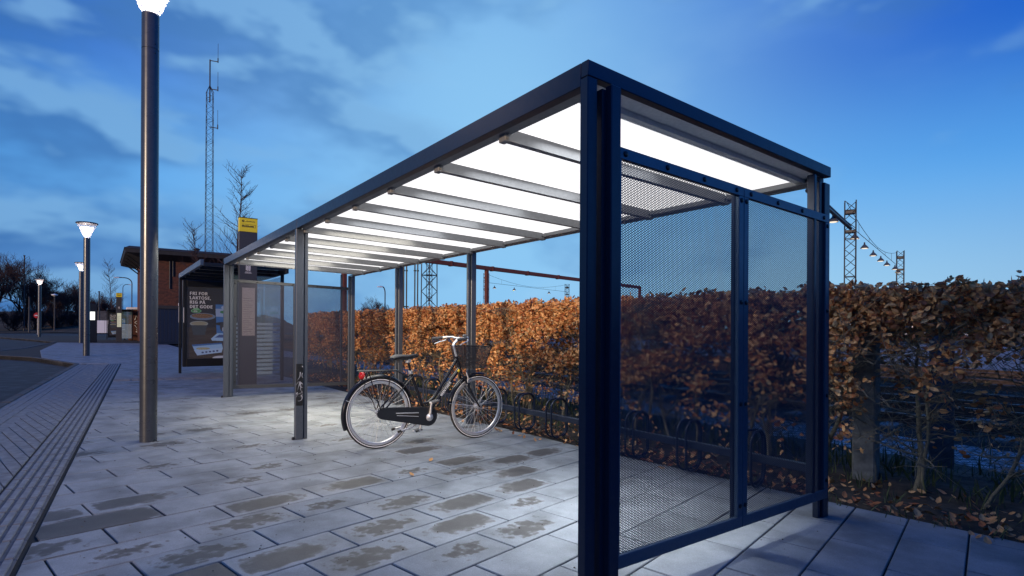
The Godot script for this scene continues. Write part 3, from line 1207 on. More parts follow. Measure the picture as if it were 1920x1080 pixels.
	for i in 9000:
		var lu := rng.randf_range(-4.0, 12.0)
		var v := rng.randf_range(2.5, 4.7)
		if f.get_noise_2d(v * 1.1, lu * 1.1) < 0.10 - smooth(3.3, 3.9, v) * 0.3:
			continue
		var s := rng.randf_range(0.5, 1.2) * (1.0 + smooth(3.4, 3.9, v) * 0.8)
		xf.append(Transform3D(Basis(Vector3.UP, rng.randf() * TAU) * Basis(Vector3.RIGHT, rng.randf_range(-0.5, 0.5)).scaled(Vector3.ONE * s), W(v, lu, -0.03)))
		cols.append(Color(0.030, 0.055, 0.018).lerp(Color(0.10, 0.105, 0.035), rng.randf()))
	var blade := MB.new()
	blade.tri(Vector3(-0.004, 0, 0), Vector3(0.004, 0, 0), Vector3(0.003, 0.06, 0.012))
	blade.tri(Vector3(-0.004, 0, 0), Vector3(0.003, 0.06, 0.012), Vector3(0.0, 0.11, 0.035))
	var gm := mat("grass", Color.WHITE, 0.7)
	gm.vertex_color_use_as_albedo = true
	tag(scatter(self, "grass", blade.mesh(), gm, xf, cols), "tufts of short dark grass growing along the foot of the hedge", "grass")
	xf = []
	cols = []
	for i in 5200:
		var lu := rng.randf_range(-6.0, 8.0)
		var v := rng.randf_range(4.7, 14.0)
		if f.get_noise_2d(v * 0.9 + 40.0, lu * 0.7) < 0.05:
			continue
		xf.append(Transform3D(Basis(Vector3.UP, rng.randf() * TAU) * Basis(Vector3.RIGHT, rng.randf_range(-0.6, 0.6)).scaled(Vector3.ONE * rng.randf_range(0.9, 2.4)), W(v, lu, -0.13)))
		cols.append(Color(0.035, 0.05, 0.02).lerp(Color(0.14, 0.12, 0.06), rng.randf()))
	tag(scatter(self, "weeds", blade.mesh(), gm, xf, cols), "dry weeds growing through the gravel beside the railway", "weeds")
	# wire fence behind the hedge
	var fence := thing("wire_fence", "thin diamond mesh wire fence behind the near end of the hedge", "fence", W(4.32, 0.0, 0.0))
	var wires := MB.new()
	var p0 := -4.5
	while p0 < 8.0:
		for s in [-1.0, 1.0]:
			var a := Vector3(0.0, 0.0, -p0)
			var b := Vector3(0.0, 1.45, -p0 - s * 1.45)
			wires.tube([a, b], 0.0016, 3, false, false)
		p0 += 0.068
	part("wire_mesh", wires.mesh(), mats.mast_steel, fence).set_meta("kind", "stuff")
	for y in [0.03, 0.75, 1.44]:
		var line := MB.new()
		line.tube([Vector3(0.004, y, 4.6), Vector3(0.004, y, -9.0)], 0.002, 4)
		part("line_wire", line.mesh(), mats.mast_steel, fence)
	# posts that stand in and behind the hedge
	var cp := MB.new()
	cp.box(TR(W(3.68, 0.31, -0.1), 0.16), Vector3(-0.105, 0, -0.085), Vector3(0.105, 1.66, 0.085), 0.012)
	solo("concrete_post", cp.mesh(), mats.concrete, "square weathered concrete post standing in the near end of the hedge", "post")
	var hp := MB.new()
	var T := TR(W(5.2, 0.19, -0.15), 0.3)
	hp.box(T, Vector3(-0.11, 0, -0.10), Vector3(-0.095, 1.75, 0.10), 0.002)
	hp.box(T, Vector3(0.095, 0, -0.10), Vector3(0.11, 1.75, 0.10), 0.002)
	hp.box(T, Vector3(-0.095, 0, -0.008), Vector3(0.095, 1.75, 0.008))
	solo("steel_post", hp.mesh(), worn("galvanised", Color(0.13, 0.15, 0.19), 0.6, 0.3, TEX.mottle, 2.0), "pale steel post with two flanges behind the hedge beside the railway", "post")


# ---------------------------------------------------------------- bicycle
func ring_mesh(mb: MB, c: Vector3, R: float, prof: Array, segs := 64) -> void:
	# profile points (radius offset, z) swept round the z axis, closed
	var m := prof.size()
	for k in segs:
		var a := TAU * k / segs
		var b := TAU * (k + 1) / segs
		for i in m:
			var p: Vector2 = prof[i]
			var q: Vector2 = prof[(i + 1) % m]
			var nn := Vector2(q.y - p.y, p.x - q.x).normalized() * -1.0
			var A := c + Vector3(cos(a) * (R + p.x), sin(a) * (R + p.x), p.y)
			var B := c + Vector3(cos(b) * (R + p.x), sin(b) * (R + p.x), p.y)
			var C := c + Vector3(cos(b) * (R + q.x), sin(b) * (R + q.x), q.y)
			var D := c + Vector3(cos(a) * (R + q.x), sin(a) * (R + q.x), q.y)
			var na := Vector3(cos(a) * nn.x, sin(a) * nn.x, nn.y)
			var nb := Vector3(cos(b) * nn.x, sin(b) * nn.x, nn.y)
			if (B - A).cross(C - A).dot(na) > 0:
				mb.tri3(A, B, C, na, nb, nb)
				mb.tri3(A, C, D, na, nb, na)
			else:
				mb.tri3(A, C, B, na, nb, nb)
				mb.tri3(A, D, C, na, na, nb)


func circle(r: float, n: int, off := Vector2.ZERO) -> Array:
	var a := []
	for i in n:
		a.append(off + Vector2(cos(TAU * i / n), sin(TAU * i / n)) * r)
	return a


func wheel(parent: Node3D, c: Vector3, turn: float) -> void:
	var w := Node3D.new()
	w.name = "wheel"
	w.position = c
	w.rotation.z = turn
	parent.add_child(w, true)
	var mb := MB.new()
	ring_mesh(mb, Vector3.ZERO, 0.334, circle(0.0185, 10))
	part("tyre", mb.mesh(), mats.rubber, w)
	mb = MB.new()
	for s in [-1.0, 1.0]:
		ring_mesh(mb, Vector3.ZERO, 0.3335, [Vector2(-0.0035, s * 0.0183), Vector2(0.0035, s * 0.0183), Vector2(0.0035, s * 0.0193), Vector2(-0.0035, s * 0.0193)])
	part("reflective_band", mb.mesh(), mats.white_paint, w)
	mb = MB.new()
	ring_mesh(mb, Vector3.ZERO, 0.306, [Vector2(0.014, -0.0125), Vector2(0.014, 0.0125), Vector2(0.004, 0.0135), Vector2(-0.012, 0.010), Vector2(-0.016, 0.0), Vector2(-0.012, -0.010), Vector2(0.004, -0.0135)])
	part("rim", mb.mesh(), mats.silver, w)
	mb = MB.new()
	for k in 36:
		var a := TAU * k / 36.0
		var s := 1.0 if k % 2 else -1.0
		var b := a + (0.9 if (k / 2) % 2 else -0.9)
		mb.tube([Vector3(cos(b) * 0.022, sin(b) * 0.022, s * 0.028), Vector3(cos(a) * 0.294, sin(a) * 0.294, s * 0.003)], 0.0014, 4, false, false)
	part("spokes", mb.mesh(), mats.spoke, w)
	mb = MB.new()
	mb.lathe(Transform3D(Basis(Vector3.RIGHT, PI / 2), Vector3.ZERO), [Vector2(0, -0.05), Vector2(0.012, -0.05), Vector2(0.012, -0.034), Vector2(0.026, -0.032), Vector2(0.026, -0.024), Vector2(0.014, -0.02), Vector2(0.014, 0.02), Vector2(0.026, 0.024), Vector2(0.026, 0.032), Vector2(0.012, 0.034), Vector2(0.012, 0.05), Vector2(0, 0.05)], 16)
	part("hub", mb.mesh(), mats.silver, w)


func fender(R: float, c: Vector3, a0: float, a1: float) -> MB:
	var mb := MB.new()
	var n := 30
	var prof := []
	for i in 9:
		var a := -PI * 0.5 + PI * i / 8.0
		prof.append(Vector2(cos(a) * 0.020, sin(a) * 0.029))
	for i in range(8, -1, -1):
		prof.append(Vector2(prof[i].x - 0.0022, prof[i].y * 0.95))
	for k in n:
		var a := lerpf(a0, a1, float(k) / n)
		var b := lerpf(a0, a1, float(k + 1) / n)
		for i in prof.size() - 1:
			var p: Vector2 = prof[i]
			var q: Vector2 = prof[i + 1]
			var nn := Vector2(q.y - p.y, p.x - q.x).normalized()
			var A := c + Vector3(cos(a) * (R + p.x), sin(a) * (R + p.x), p.y)
			var B := c + Vector3(cos(b) * (R + p.x), sin(b) * (R + p.x), p.y)
			var C := c + Vector3(cos(b) * (R + q.x), sin(b) * (R + q.x), q.y)
			var D := c + Vector3(cos(a) * (R + q.x), sin(a) * (R + q.x), q.y)
			var na := Vector3(cos(a) * nn.x, sin(a) * nn.x, nn.y)
			var nb := Vector3(cos(b) * nn.x, sin(b) * nn.x, nn.y)
			if (B - A).cross(C - A).dot(na) > 0:
				mb.tri3(A, B, C, na, nb, nb)
				mb.tri3(A, C, D, na, nb, na)
			else:
				mb.tri3(A, C, B, na, nb, nb)
				mb.tri3(A, D, C, na, na, nb)
	return mb


func hull_outline(a: Vector2, ra: float, b: Vector2, rb: float) -> PackedVector2Array:
	var pts := PackedVector2Array()
	for k in 40:
		var d := Vector2(cos(TAU * k / 40), sin(TAU * k / 40))
		pts.append(a + d * ra)
		pts.append(b + d * rb)
	var h := Geometry2D.convex_hull(pts)
	h.remove_at(h.size() - 1)
	return h


func tubes(parent: Node, called: String, list: Array, r: float, m: Material, sides := 12) -> MeshInstance3D:
	var mb := MB.new()
	for l in list:
		mb.tube(l, r, sides)
	return part(called, mb.mesh(), m, parent)


func bicycle() -> void:
	mat("rubber", Color(0.012, 0.012, 0.013), 0.7)
	mat("silver", Color(0.70, 0.71, 0.73), 0.32, 0.75)
	mat("spoke", Color(0.62, 0.63, 0.64), 0.35, 0.7)
	var black := mat("bike_black", Color(0.010, 0.011, 0.016), 0.22)
	black.clearcoat_enabled = true
	black.clearcoat = 0.35
	black.clearcoat_roughness = 0.08
	black.metallic_specular = 0.3
	var plastic := mat("bike_plastic", Color(0.013, 0.015, 0.02), 0.30)
	mat("grip", Color(0.05, 0.05, 0.055), 0.6)
	mat("saddle", Color(0.012, 0.013, 0.018), 0.55)
	mat("tail_red", Color(0.45, 0.012, 0.012), 0.15)
	mat("yellow", Color(0.75, 0.55, 0.03), 0.5)
	mat("frame_print", Color(0.7, 0.72, 0.75), 0.5)
	var o := thing("bicycle", "black step-through city bicycle with front basket parked under the shelter", "bicycle", W(0.565, 3.5))
	o.rotation.z = -FALL
	var Rh := Vector3(0, 0.352, 0)
	var Fh := Vector3(1.163, 0.352, 0)
	var BB := Vector3(0.525, 0.285, 0)
	wheel(o, Rh, 0.1)
	wheel(o, Fh, 0.45)
	# frame
	var mb := MB.new()
	var ht := Vector3(0.878, 0.915, 0)
	var hb := Vector3(0.935, 0.745, 0)
	mb.tube([ht, hb], 0.0185, 14)
	mb.tube([Vector3(0.885, 0.885, 0), Vector3(0.76, 0.685, 0), Vector3(0.665, 0.545, 0), Vector3(0.61, 0.475, 0), Vector3(0.55, 0.430, 0), Vector3(0.47, 0.415, 0)], 0.0155, 12)
	mb.tube([Vector3(0.922, 0.785, 0), Vector3(0.57, 0.345, 0), BB], 0.019, 12)
	mb.tube([Vector3(0.338, 0.745, 0), BB], 0.0165, 12)
	for s in [-1.0, 1.0]:
		mb.tube([Rh + Vector3(0, 0, s * 0.062), BB + Vector3(-0.05, 0.0, s * 0.035)], 0.0095, 10)
		mb.tube([Rh + Vector3(0, 0, s * 0.062), Vector3(0.30, 0.655, s * 0.03), Vector3(0.352, 0.70, s * 0.014)], 0.0080, 10)
	mb.lathe(Transform3D(Basis(Vector3.RIGHT, PI / 2), BB), [Vector2(0, -0.045), Vector2(0.024, -0.045), Vector2(0.024, 0.045), Vector2(0, 0.045)], 18)
	var frame := part("frame", mb.mesh(), black, o)
	# name on the lower tube
	var tm := TextMesh.new()
	tm.text = "WINTHER"
	var fnt := SystemFont.new()
	fnt.font_names = PackedStringArray(["Droid Sans"])
	fnt.font_weight = 700
	tm.font = fnt
	tm.font_size = 48
	tm.pixel_size = 0.00085
	tm.depth = 0.001
	var lt := part("lettering", tm, mats.frame_print, frame)
	var ang := atan2(0.785 - 0.345, 0.922 - 0.57)
	lt.transform = Transform3D(Basis(Vector3.BACK, ang), Vector3(0.745, 0.565, 0.0195))
	mb = MB.new()
	mb.tube([Vector3(0.895, 0.745, 0), Vector3(0.912, 0.766, 0)], 0.0215, 12)
	part("frame_band", mb.mesh(), mats.yellow, frame)
	# fork, stem, bars
	mb = MB.new()
	mb.tube([hb + Vector3(-0.004, 0.005, 0), hb + Vector3(0.008, -0.03, 0)], 0.021, 12)
	for s in [-1.0, 1.0]:
		mb.tube([hb + Vector3(0.006, -0.025, s * 0.02), Vector3(0.96, 0.68, s * 0.045), Vector3(1.045, 0.53, s * 0.052), Vector3(1.11, 0.425, s * 0.054), Fh + Vector3(0, 0, s * 0.055)], [0.014, 0.014, 0.013, 0.011, 0.009], 10)
	part("fork", mb.mesh(), black, o)
	mb = MB.new()
	mb.tube([ht, Vector3(0.838, 1.035, 0)], 0.0125, 12)
	mb.tube([Vector3(0.838, 1.025, 0), Vector3(0.850, 1.055, 0), Vector3(0.905, 1.105, 0)], [0.017, 0.016, 0.014], 12)
	mb.tube([Vector3(0.905, 1.105, -0.035), Vector3(0.905, 1.105, 0.035)], 0.020, 14)
	part("stem", mb.mesh(), mats.silver, o)
	for s in [-1.0, 1.0]:
		pass
	var bar := []
	for q in [[0.735, 1.098, -0.275], [0.80, 1.105, -0.27], [0.868, 1.118, -0.235], [0.915, 1.122, -0.16], [0.915, 1.110, -0.06], [0.908, 1.105, 0.0], [0.915, 1.110, 0.06], [0.915, 1.122, 0.16], [0.868, 1.118, 0.235], [0.80, 1.105, 0.27], [0.735, 1.098, 0.275]]:
		bar.append(Vector3(q[0], q[1], q[2]))
	tubes(o, "handlebar", [bar], 0.0112, mats.silver)
	for s in [-1.0, 1.0]:
		mb = MB.new()
		mb.tube([Vector3(0.725, 1.096, s * 0.276), Vector3(0.735, 1.098, s * 0.275), Vector3(0.80, 1.105, s * 0.270), Vector3(0.845, 1.114, s * 0.25)], [0.014, 0.018, 0.0165, 0.016], 12)
		part("grip", mb.mesh(), mats.grip, o)
		mb = MB.new()
		mb.tube([Vector3(0.882, 1.115, s * 0.222), Vector3(0.875, 1.085, s * 0.235), Vector3(0.80, 1.060, s * 0.265), Vector3(0.755, 1.042, s * 0.275)], [0.008, 0.007, 0.006, 0.006], 8)
		part("brake_lever", mb.mesh(), mats.silver, o)
	mb = MB.new()
	mb.lathe(Transform3D(Basis(Vector3.BACK, -0.2), Vector3(0.895, 1.125, 0.14)), [Vector2(0.03, 0), Vector2(0.031, 0.008), Vector2(0.024, 0.024), Vector2(0.01, 0.032), Vector2(0, 0.033)], 18)
	part("bell", mb.mesh(), mats.grip, o)
	mb = MB.new()
	for s in [-1.0, 1.0]:
		mb.tube([Vector3(0.86, 1.11, s * 0.225), Vector3(0.90, 1.06, s * 0.15), Vector3(0.93, 0.97, s * 0.05), Vector3(0.945, 0.80, s * 0.025)], 0.003, 6)
	part("cable", mb.mesh(), mats.rubber, o)
	# saddle and its post
	tubes(o, "seat_post", [[Vector3(0.338, 0.745, 0), Vector3(0.300, 0.865, 0)]], 0.0128, black)
	mb = MB.new()
	mb.tube([Vector3(0.339, 0.735, 0), Vector3(0.329, 0.768, 0)], 0.0205, 14)
	mb.tube([Vector3(0.322, 0.75, 0.02), Vector3(0.315, 0.742, 0.045)], 0.006, 8)
	mb.box(Transform3D(Basis(Vector3.BACK, 0.2), Vector3(0.302, 0.868, 0)), Vector3(-0.022, -0.02, -0.026), Vector3(0.026, 0.018, 0.026), 0.008)
	part("seat_clamp", mb.mesh(), mats.silver, o)
	mb = MB.new()
	var rows := [[0.125, 0.893, 0.050, 0.018], [0.14, 0.905, 0.088, 0.028], [0.19, 0.915, 0.098, 0.034], [0.25, 0.914, 0.075, 0.034], [0.30, 0.914, 0.043, 0.030], [0.35, 0.922, 0.028, 0.026], [0.395, 0.930, 0.022, 0.024], [0.412, 0.922, 0.012, 0.014]]
	var rings := []
	for q in rows:
		var ring := []
		for k in 16:
			var a := TAU * k / 16
			var yy := sin(a)
			ring.append(Vector3(q[0], q[1] + (yy * q[3] * (0.55 if yy > 0 else 1.25)), cos(a) * q[2]))
		rings.append(ring)
	for i in rings.size() - 1:
		for k in 16:
			var l := (k + 1) % 16
			var ca := Vector3(rows[i][0], rows[i][1], 0)
			var cb := Vector3(rows[i + 1][0], rows[i + 1][1], 0)
			var nm := func(p: Vector3, c: Vector3, w: float, h: float) -> Vector3: return Vector3(0, (p.y - c.y) / (h * h), p.z / (w * w)).normalized()
			var A: Vector3 = rings[i][k]
			var B: Vector3 = rings[i][l]
			var C: Vector3 = rings[i + 1][l]
			var D: Vector3 = rings[i + 1][k]
			var nA: Vector3 = nm.call(A, ca, rows[i][2], rows[i][3])
			var nB: Vector3 = nm.call(B, ca, rows[i][2], rows[i][3])
			var nC: Vector3 = nm.call(C, cb, rows[i + 1][2], rows[i + 1][3])
			var nD: Vector3 = nm.call(D, cb, rows[i + 1][2], rows[i + 1][3])
			if (B - A).cross(C - A).dot(nA) > 0:
				mb.tri3(A, B, C, nA, nB, nC)
				mb.tri3(A, C, D, nA, nC, nD)
			else:
				mb.tri3(A, C, B, nA, nC, nB)
				mb.tri3(A, D, C, nA, nD, nC)
	for e in 2:
		var R: Array = rings[0] if e == 0 else rings[-1]
		for k in range(1, 15):
			mb.outward([R[0], R[k], R[k + 1]], Vector3(0.25, 0.91, 0))
	part("saddle", mb.mesh(), mats.saddle, o)
	mb = MB.new()
	for s in [-1.0, 1.0]:
		mb.tube([Vector3(0.15, 0.888, s * 0.03), Vector3(0.24, 0.875, s * 0.022), Vector3(0.33, 0.880, s * 0.018), Vector3(0.38, 0.905, s * 0.008)], 0.004, 6)
		var coil := []
		for k in 30:
			coil.append(Vector3(0.172 + cos(k * 0.9) * 0.013, 0.85 + k * 0.0012, s * 0.05 + sin(k * 0.9) * 0.013))
		mb.tube(coil, 0.003, 5)
	part("saddle_spring", mb.mesh(), mats.grip, o)
	# chain case, cranks, pedals, stand
	mb = MB.new()
	var Z := Transform3D(Basis(), Vector3(0, 0, 0))
	var outer := hull_outline(Vector2(0.02, 0.352), 0.058, Vector2(0.525, 0.290), 0.098)
	mb.prism(Z, outer, 0.038, 0.066)
	var mid_ := hull_outline(Vector2(0.02, 0.352), 0.050, Vector2(0.525, 0.290), 0.090)
	mb.prism(Z, mid_, 0.066, 0.074)
	part("chain_case", mb.mesh(), plastic, o)
	mb = MB.new()
	mb.prism(Z, hull_outline(Vector2(0.17, 0.338), 0.014, Vector2(0.385, 0.316), 0.024), 0.0742, 0.0748)
	part("chain_case_slot", mb.mesh(), mats.rubber, o)
	mb = MB.new()
	mb.tube([Vector3(0.15, 0.348, 0.0765), Vector3(0.40, 0.338, 0.0765)], 0.0045, 8)
	mb.tube([Vector3(0.16, 0.325, 0.0765), Vector3(0.40, 0.300, 0.0765)], 0.0035, 8)
	part("chain", mb.mesh(), mats.spoke, o)
	for s in [1.0, -1.0]:
		var end := BB + Vector3(0.012, 0.168, s * 0.098) if s > 0 else BB + Vector3(-0.012, -0.168, s * 0.098)
		mb = MB.new()
		mb.tube([BB + Vector3(0, 0, s * 0.085), end], [0.016, 0.011], 10)
		mb.lathe(Transform3D(Basis(Vector3.RIGHT, s * PI / 2), BB + Vector3(0, 0, s * 0.080)), [Vector2(0.040, 0), Vector2(0.040, 0.005), Vector2(0.028, 0.009), Vector2(0.021, 0.020), Vector2(0, 0.024)], 20)
		part("crank", mb.mesh(), mats.silver, o)
		mb = MB.new()
		var pc := end + Vector3(0, 0, s * 0.055)
		mb.box(Transform3D(Basis(Vector3.BACK, 0.25), pc), Vector3(-0.042, -0.011, -0.038), Vector3(0.042, 0.011, 0.038), 0.006)
		var pd := part("pedal", mb.mesh(), mats.grip, o)
		mb = MB.new()
		for q in [-1.0, 1.0]:
			mb.box(Transform3D(Basis(Vector3.BACK, 0.25), pc), Vector3(q * 0.0425 - 0.002, -0.007, -0.028), Vector3(q * 0.0425 + 0.002, 0.007, 0.028))
		part("white_strip", mb.mesh(), mats.white_paint, pd)  # reflectors on the pedal edges
	mb = MB.new()
	for s in [-1.0, 1.0]:
		mb.tube([Vector3(0.44, 0.235, s * 0.03), Vector3(0.33, 0.190, s * 0.06), Vector3(0.20, 0.168, s * 0.075)], 0.0085, 8)
	var stand := part("kick_stand", mb.mesh(), mats.silver, o)
	mb = MB.new()
	for s in [-1.0, 1.0]:
		mb.tube([Vector3(0.21, 0.169, s * 0.074), Vector3(0.178, 0.160, s * 0.078)], 0.013, 8)
	part("stand_foot", mb.mesh(), mats.rubber, stand)
	# mudguards, carrier, lights
	var rf := part("mudguard", fender(0.362, Rh, deg_to_rad(22), deg_to_rad(203)).mesh(), black, o)
	part("mudguard", fender(0.362, Fh, deg_to_rad(78), deg_to_rad(182)).mesh(), black, o)
	mb = MB.new()
	for s in [-1.0, 1.0]:
		mb.tube([Rh + Vector3(0, 0, s * 0.058), Rh + Vector3(cos(2.75), sin(2.75), 0) * 0.375 + Vector3(0, 0, s * 0.03)], 0.0025, 5)
		mb.tube([Fh + Vector3(0, 0, s * 0.05), Fh + Vector3(cos(3.0), sin(3.0), 0) * 0.375 + Vector3(0, 0, s * 0.03)], 0.0025, 5)
		mb.tube([Fh + Vector3(0, 0, s * 0.05), Fh + Vector3(cos(2.3), sin(2.3), 0) * 0.375 + Vector3(0, 0, s * 0.03)], 0.0025, 5)
	part("mudguard_stay", mb.mesh(), mats.silver, rf)
	mb = MB.new()
	var loop := []
	for q in [[-0.21, -0.05], [-0.225, -0.02], [-0.225, 0.02], [-0.21, 0.05], [0.13, 0.06], [0.175, 0.045], [0.19, 0.0], [0.175, -0.045], [0.13, -0.06]]:
		loop.append(Vector3(q[0], 0.772, q[1]))
	mb.tube(loop, 0.0062, 8, true)
	for z in [-0.02, 0.02]:
		mb.tube([Vector3(-0.21, 0.770, z), Vector3(0.17, 0.770, z)], 0.004, 6)
	for s in [-1.0, 1.0]:
		mb.tube([Vector3(-0.14, 0.770, s * 0.055), Vector3(-0.075, 0.56, s * 0.066), Vector3(-0.005, 0.375, s * 0.068)], 0.0058, 8)
		mb.tube([Vector3(0.10, 0.770, s * 0.06), Vector3(0.055, 0.56, s * 0.066), Vector3(0.005, 0.375, s * 0.068)], 0.0058, 8)
		mb.tube([Vector3(-0.19, 0.600, s * 0.060), Vector3(-0.04, 0.47, s * 0.069), Vector3(0.0, 0.38, s * 0.068)], 0.0040, 6)
		mb.tube([Vector3(-0.14, 0.770, s * 0.055), Vector3(-0.19, 0.600, s * 0.060)], 0.0040, 6)
	mb.tube([Vector3(0.17, 0.770, 0), Vector3(0.315, 0.70, 0)], 0.006, 8)
	part("carrier", mb.mesh(), black, o)
	mb = MB.new()
	mb.lathe(Transform3D(Basis(Vector3.BACK, PI / 2 - 0.15), Vector3(-0.175, 0.725, 0)), [Vector2(0, -0.005), Vector2(0.034, -0.005), Vector2(0.038, 0.01), Vector2(0.035, 0.028), Vector2(0.018, 0.038), Vector2(0, 0.040)], 20)
	part("rear_lamp", mb.mesh(), mats.tail_red, o)
	# front brake arms and light
	mb = MB.new()
	for s in [-1.0, 1.0]:
		mb.tube([Vector3(0.995, 0.60, s * 0.052), Vector3(1.0, 0.68, s * 0.058), Vector3(0.985, 0.735, s * 0.045)], 0.0075, 8)
	part("brake", mb.mesh(), mats.silver, o)
	# basket
	perforated("basket_mesh", Color(0.030, 0.029, 0.033), 0.0125, 0.0072, 0.0046, 0.5)
	mb = MB.new()
	var lo := [Vector3(0.935, 0.785, -0.10), Vector3(1.180, 0.785, -0.10), Vector3(1.180, 0.785, 0.10), Vector3(0.935, 0.785, 0.10)]
	var hi := [Vector3(0.885, 1.03, -0.145), Vector3(1.245, 1.03, -0.145), Vector3(1.245, 1.03, 0.145), Vector3(0.885, 1.03, 0.145)]
	for k in 4:
		var l := (k + 1) % 4
		sheet(mb, lo[k], lo[l], hi[l], hi[k])
	sheet(mb, lo[0], lo[1], lo[2], lo[3])
	var bk := part("basket", mb.mesh(), mats.basket_mesh, o)
	mb = MB.new()
	mb.tube(hi, 0.0042, 6, true)
	mb.tube(lo, 0.0036, 6, true)
	for k in 4:
		mb.tube([lo[k], hi[k]], 0.003, 6)
	mb.tube([Vector3(0.92, 0.86, 0), Vector3(0.905, 0.90, 0)], 0.02, 8)
	part("basket_wire", mb.mesh(), mats.rubber, bk)


func bike_rack() -> void:
	var o := thing("bicycle_rack", "dark steel bicycle rack with a row of looped wheel holders along the hedge", "bicycle rack")
	part("rail", bx(Vector3(2.405, 0.225, 0.15), Vector3(2.455, 0.285, 8.5), 0.004), mats.navy, o)
	var pts := []
	# a loop bent from one tube: two upright slots that meet at the rail
	for side in 2:
		var z := 0.045 if side == 0 else -0.045
		var w := 0.135
		var hh := 0.215
		var rr := 0.10
		var seq := []
		for q in 4:
			var cx := (w - rr) * (1.0 if q == 0 or q == 3 else -1.0)
			var cy := (hh - rr) * (1.0 if q < 2 else -1.0)
			for k in 7:
				var a := PI * 0.5 * q + PI * 0.5 * k / 6.0
				var x := cx + cos(a) * rr
				seq.append(Vector3(x, 0.235 + cy + sin(a) * rr, z * (1.0 - smooth(-w, w, x) * 0.8)))
		pts.append(seq)
	var mb := MB.new()
	for seq in pts:
		mb.tube(seq, 0.0105, 8, true)
	var hoop := mb.mesh()
	for k in 14:
		var h := part("wheel_holder", hoop, mats.navy, o)
		h.transform = Transform3D(Basis(), W(2.50, 0.66 + 0.585 * k, 0.0))
	var tagm := MB.new()
	tagm.box(Transform3D(Basis(), W(2.33, 8.32, 0.27)), Vector3(-0.045, 0, 0), Vector3(0.045, 0.15, 0.006), 0.002)
	part("sign_plate", tagm.mesh(), mats.white_paint, o)


# ---------------------------------------------------------------- street lamps
func street_lamps() -> void:
	glow("lamp_diffuser", Color(1.0, 0.94, 0.93), 1.5)
	pane("lamp_glass", Color(0.95, 0.93, 0.95), 0.10)
	var spots := [[-1.257, 4.969, 4.30, 0.077, "nearest tall grey street lamp post standing on the slabs left of the bicycle shelter"],
		[-2.10, 24.6, 4.45, 0.105, "lit street lamp with flared glass head, second nearest along the pavement"],
		[-2.72, 43.45, 4.62, 0.11, "lit street lamp partly hidden behind the second lamp post"],
		[-6.25, 65.2, 4.75, 0.13, "farthest lit street lamp standing left of the kerb at the bus bays"]]
	for q in spots:
		var o := thing("street_lamp", q[4], "street lamp", W(q[0], q[1], 0.0), 0.0, "street lamps along the pavement")
		var h: float = q[2]
		var r: float = q[3]
		var mb := MB.new()
		mb.lathe(Transform3D(), [Vector2(r, -0.02), Vector2(r, h - 0.36)], 32)
		part("pole", mb.mesh(), mats.lamp_pole, o)
		mb = MB.new()
		mb.lathe(Transform3D(), [Vector2(r - 0.004, h - 0.362), Vector2(r - 0.004, h - 0.354)], 32)
		mb.lathe(Transform3D(), [Vector2(r, h - 0.353), Vector2(r, h), Vector2(0, h)], 32)
		part("collar", mb.mesh(), mats.lamp_pole, o)
		mb = MB.new()
		for s in [-0.40, -0.31]:
			mb.lathe(Transform3D(Basis(Vector3.UP, 0.5) * Basis(Vector3.RIGHT, PI / 2), Vector3(sin(0.5) * r, h + s, cos(0.5) * r)), [Vector2(0.007, -0.002), Vector2(0.007, 0.002), Vector2(0, 0.0025)], 8)
		part("screw", mb.mesh(), mats.black_steel, o)
		mb = MB.new()
		mb.lathe(Transform3D(Basis(), Vector3(0, h, 0)), [Vector2(r * 0.84, 0.0), Vector2(0.10, 0.05), Vector2(0.14, 0.16), Vector2(0.21, 0.30), Vector2(0.285, 0.46), Vector2(0.325, 0.54)], 40)
		part("glass", mb.mesh(), mats.lamp_glass, o)
		mb = MB.new()
		mb.lathe(Transform3D(Basis(), Vector3(0, h, 0)), [Vector2(0.0, 0.53), Vector2(0.335, 0.53), Vector2(0.350, 0.545), Vector2(0.340, 0.575), Vector2(0.20, 0.60), Vector2(0.0, 0.605)], 40)
		part("lamp_cap", mb.mesh(), mats.lamp_pole, o)
		mb = MB.new()
		mb.lathe(Transform3D(Basis(), Vector3(0, h, 0)), [Vector2(0.0, 0.045), Vector2(0.05, 0.05), Vector2(0.085, 0.14), Vector2(0.15, 0.28), Vector2(0.205, 0.40), Vector2(0.0, 0.41)], 24)
		part("lamp_diffuser", mb.mesh(), mats.lamp_diffuser, o)
		var l := OmniLight3D.new()
		l.name = "lamp_light"
		l.position = Vector3(0, h + 0.27, 0)
		l.light_energy = 1.5
		l.light_color = Color(1.0, 0.90, 0.86)
		l.light_size = 0.08
		l.omni_range = 60.0
		l.omni_attenuation = 2.0
		l.shadow_enabled = true
		o.add_child(l)


# ---------------------------------------------------------------- bus stop: shelter with poster case, sign pylon, kiosk
func text_mesh(s: String, cap: float, deep := 0.003, bold := true, face := "Droid Sans") -> TextMesh:
	var tm := TextMesh.new()
	tm.text = s
	var f := SystemFont.new()
	f.font_names = PackedStringArray([face])
	f.font_weight = 700 if bold else 400
	tm.font = f
	tm.font_size = 64
	tm.pixel_size = cap / (0.714 * 64.0)
	tm.depth = deep
	tm.horizontal_alignment = HORIZONTAL_ALIGNMENT_LEFT
	return tm


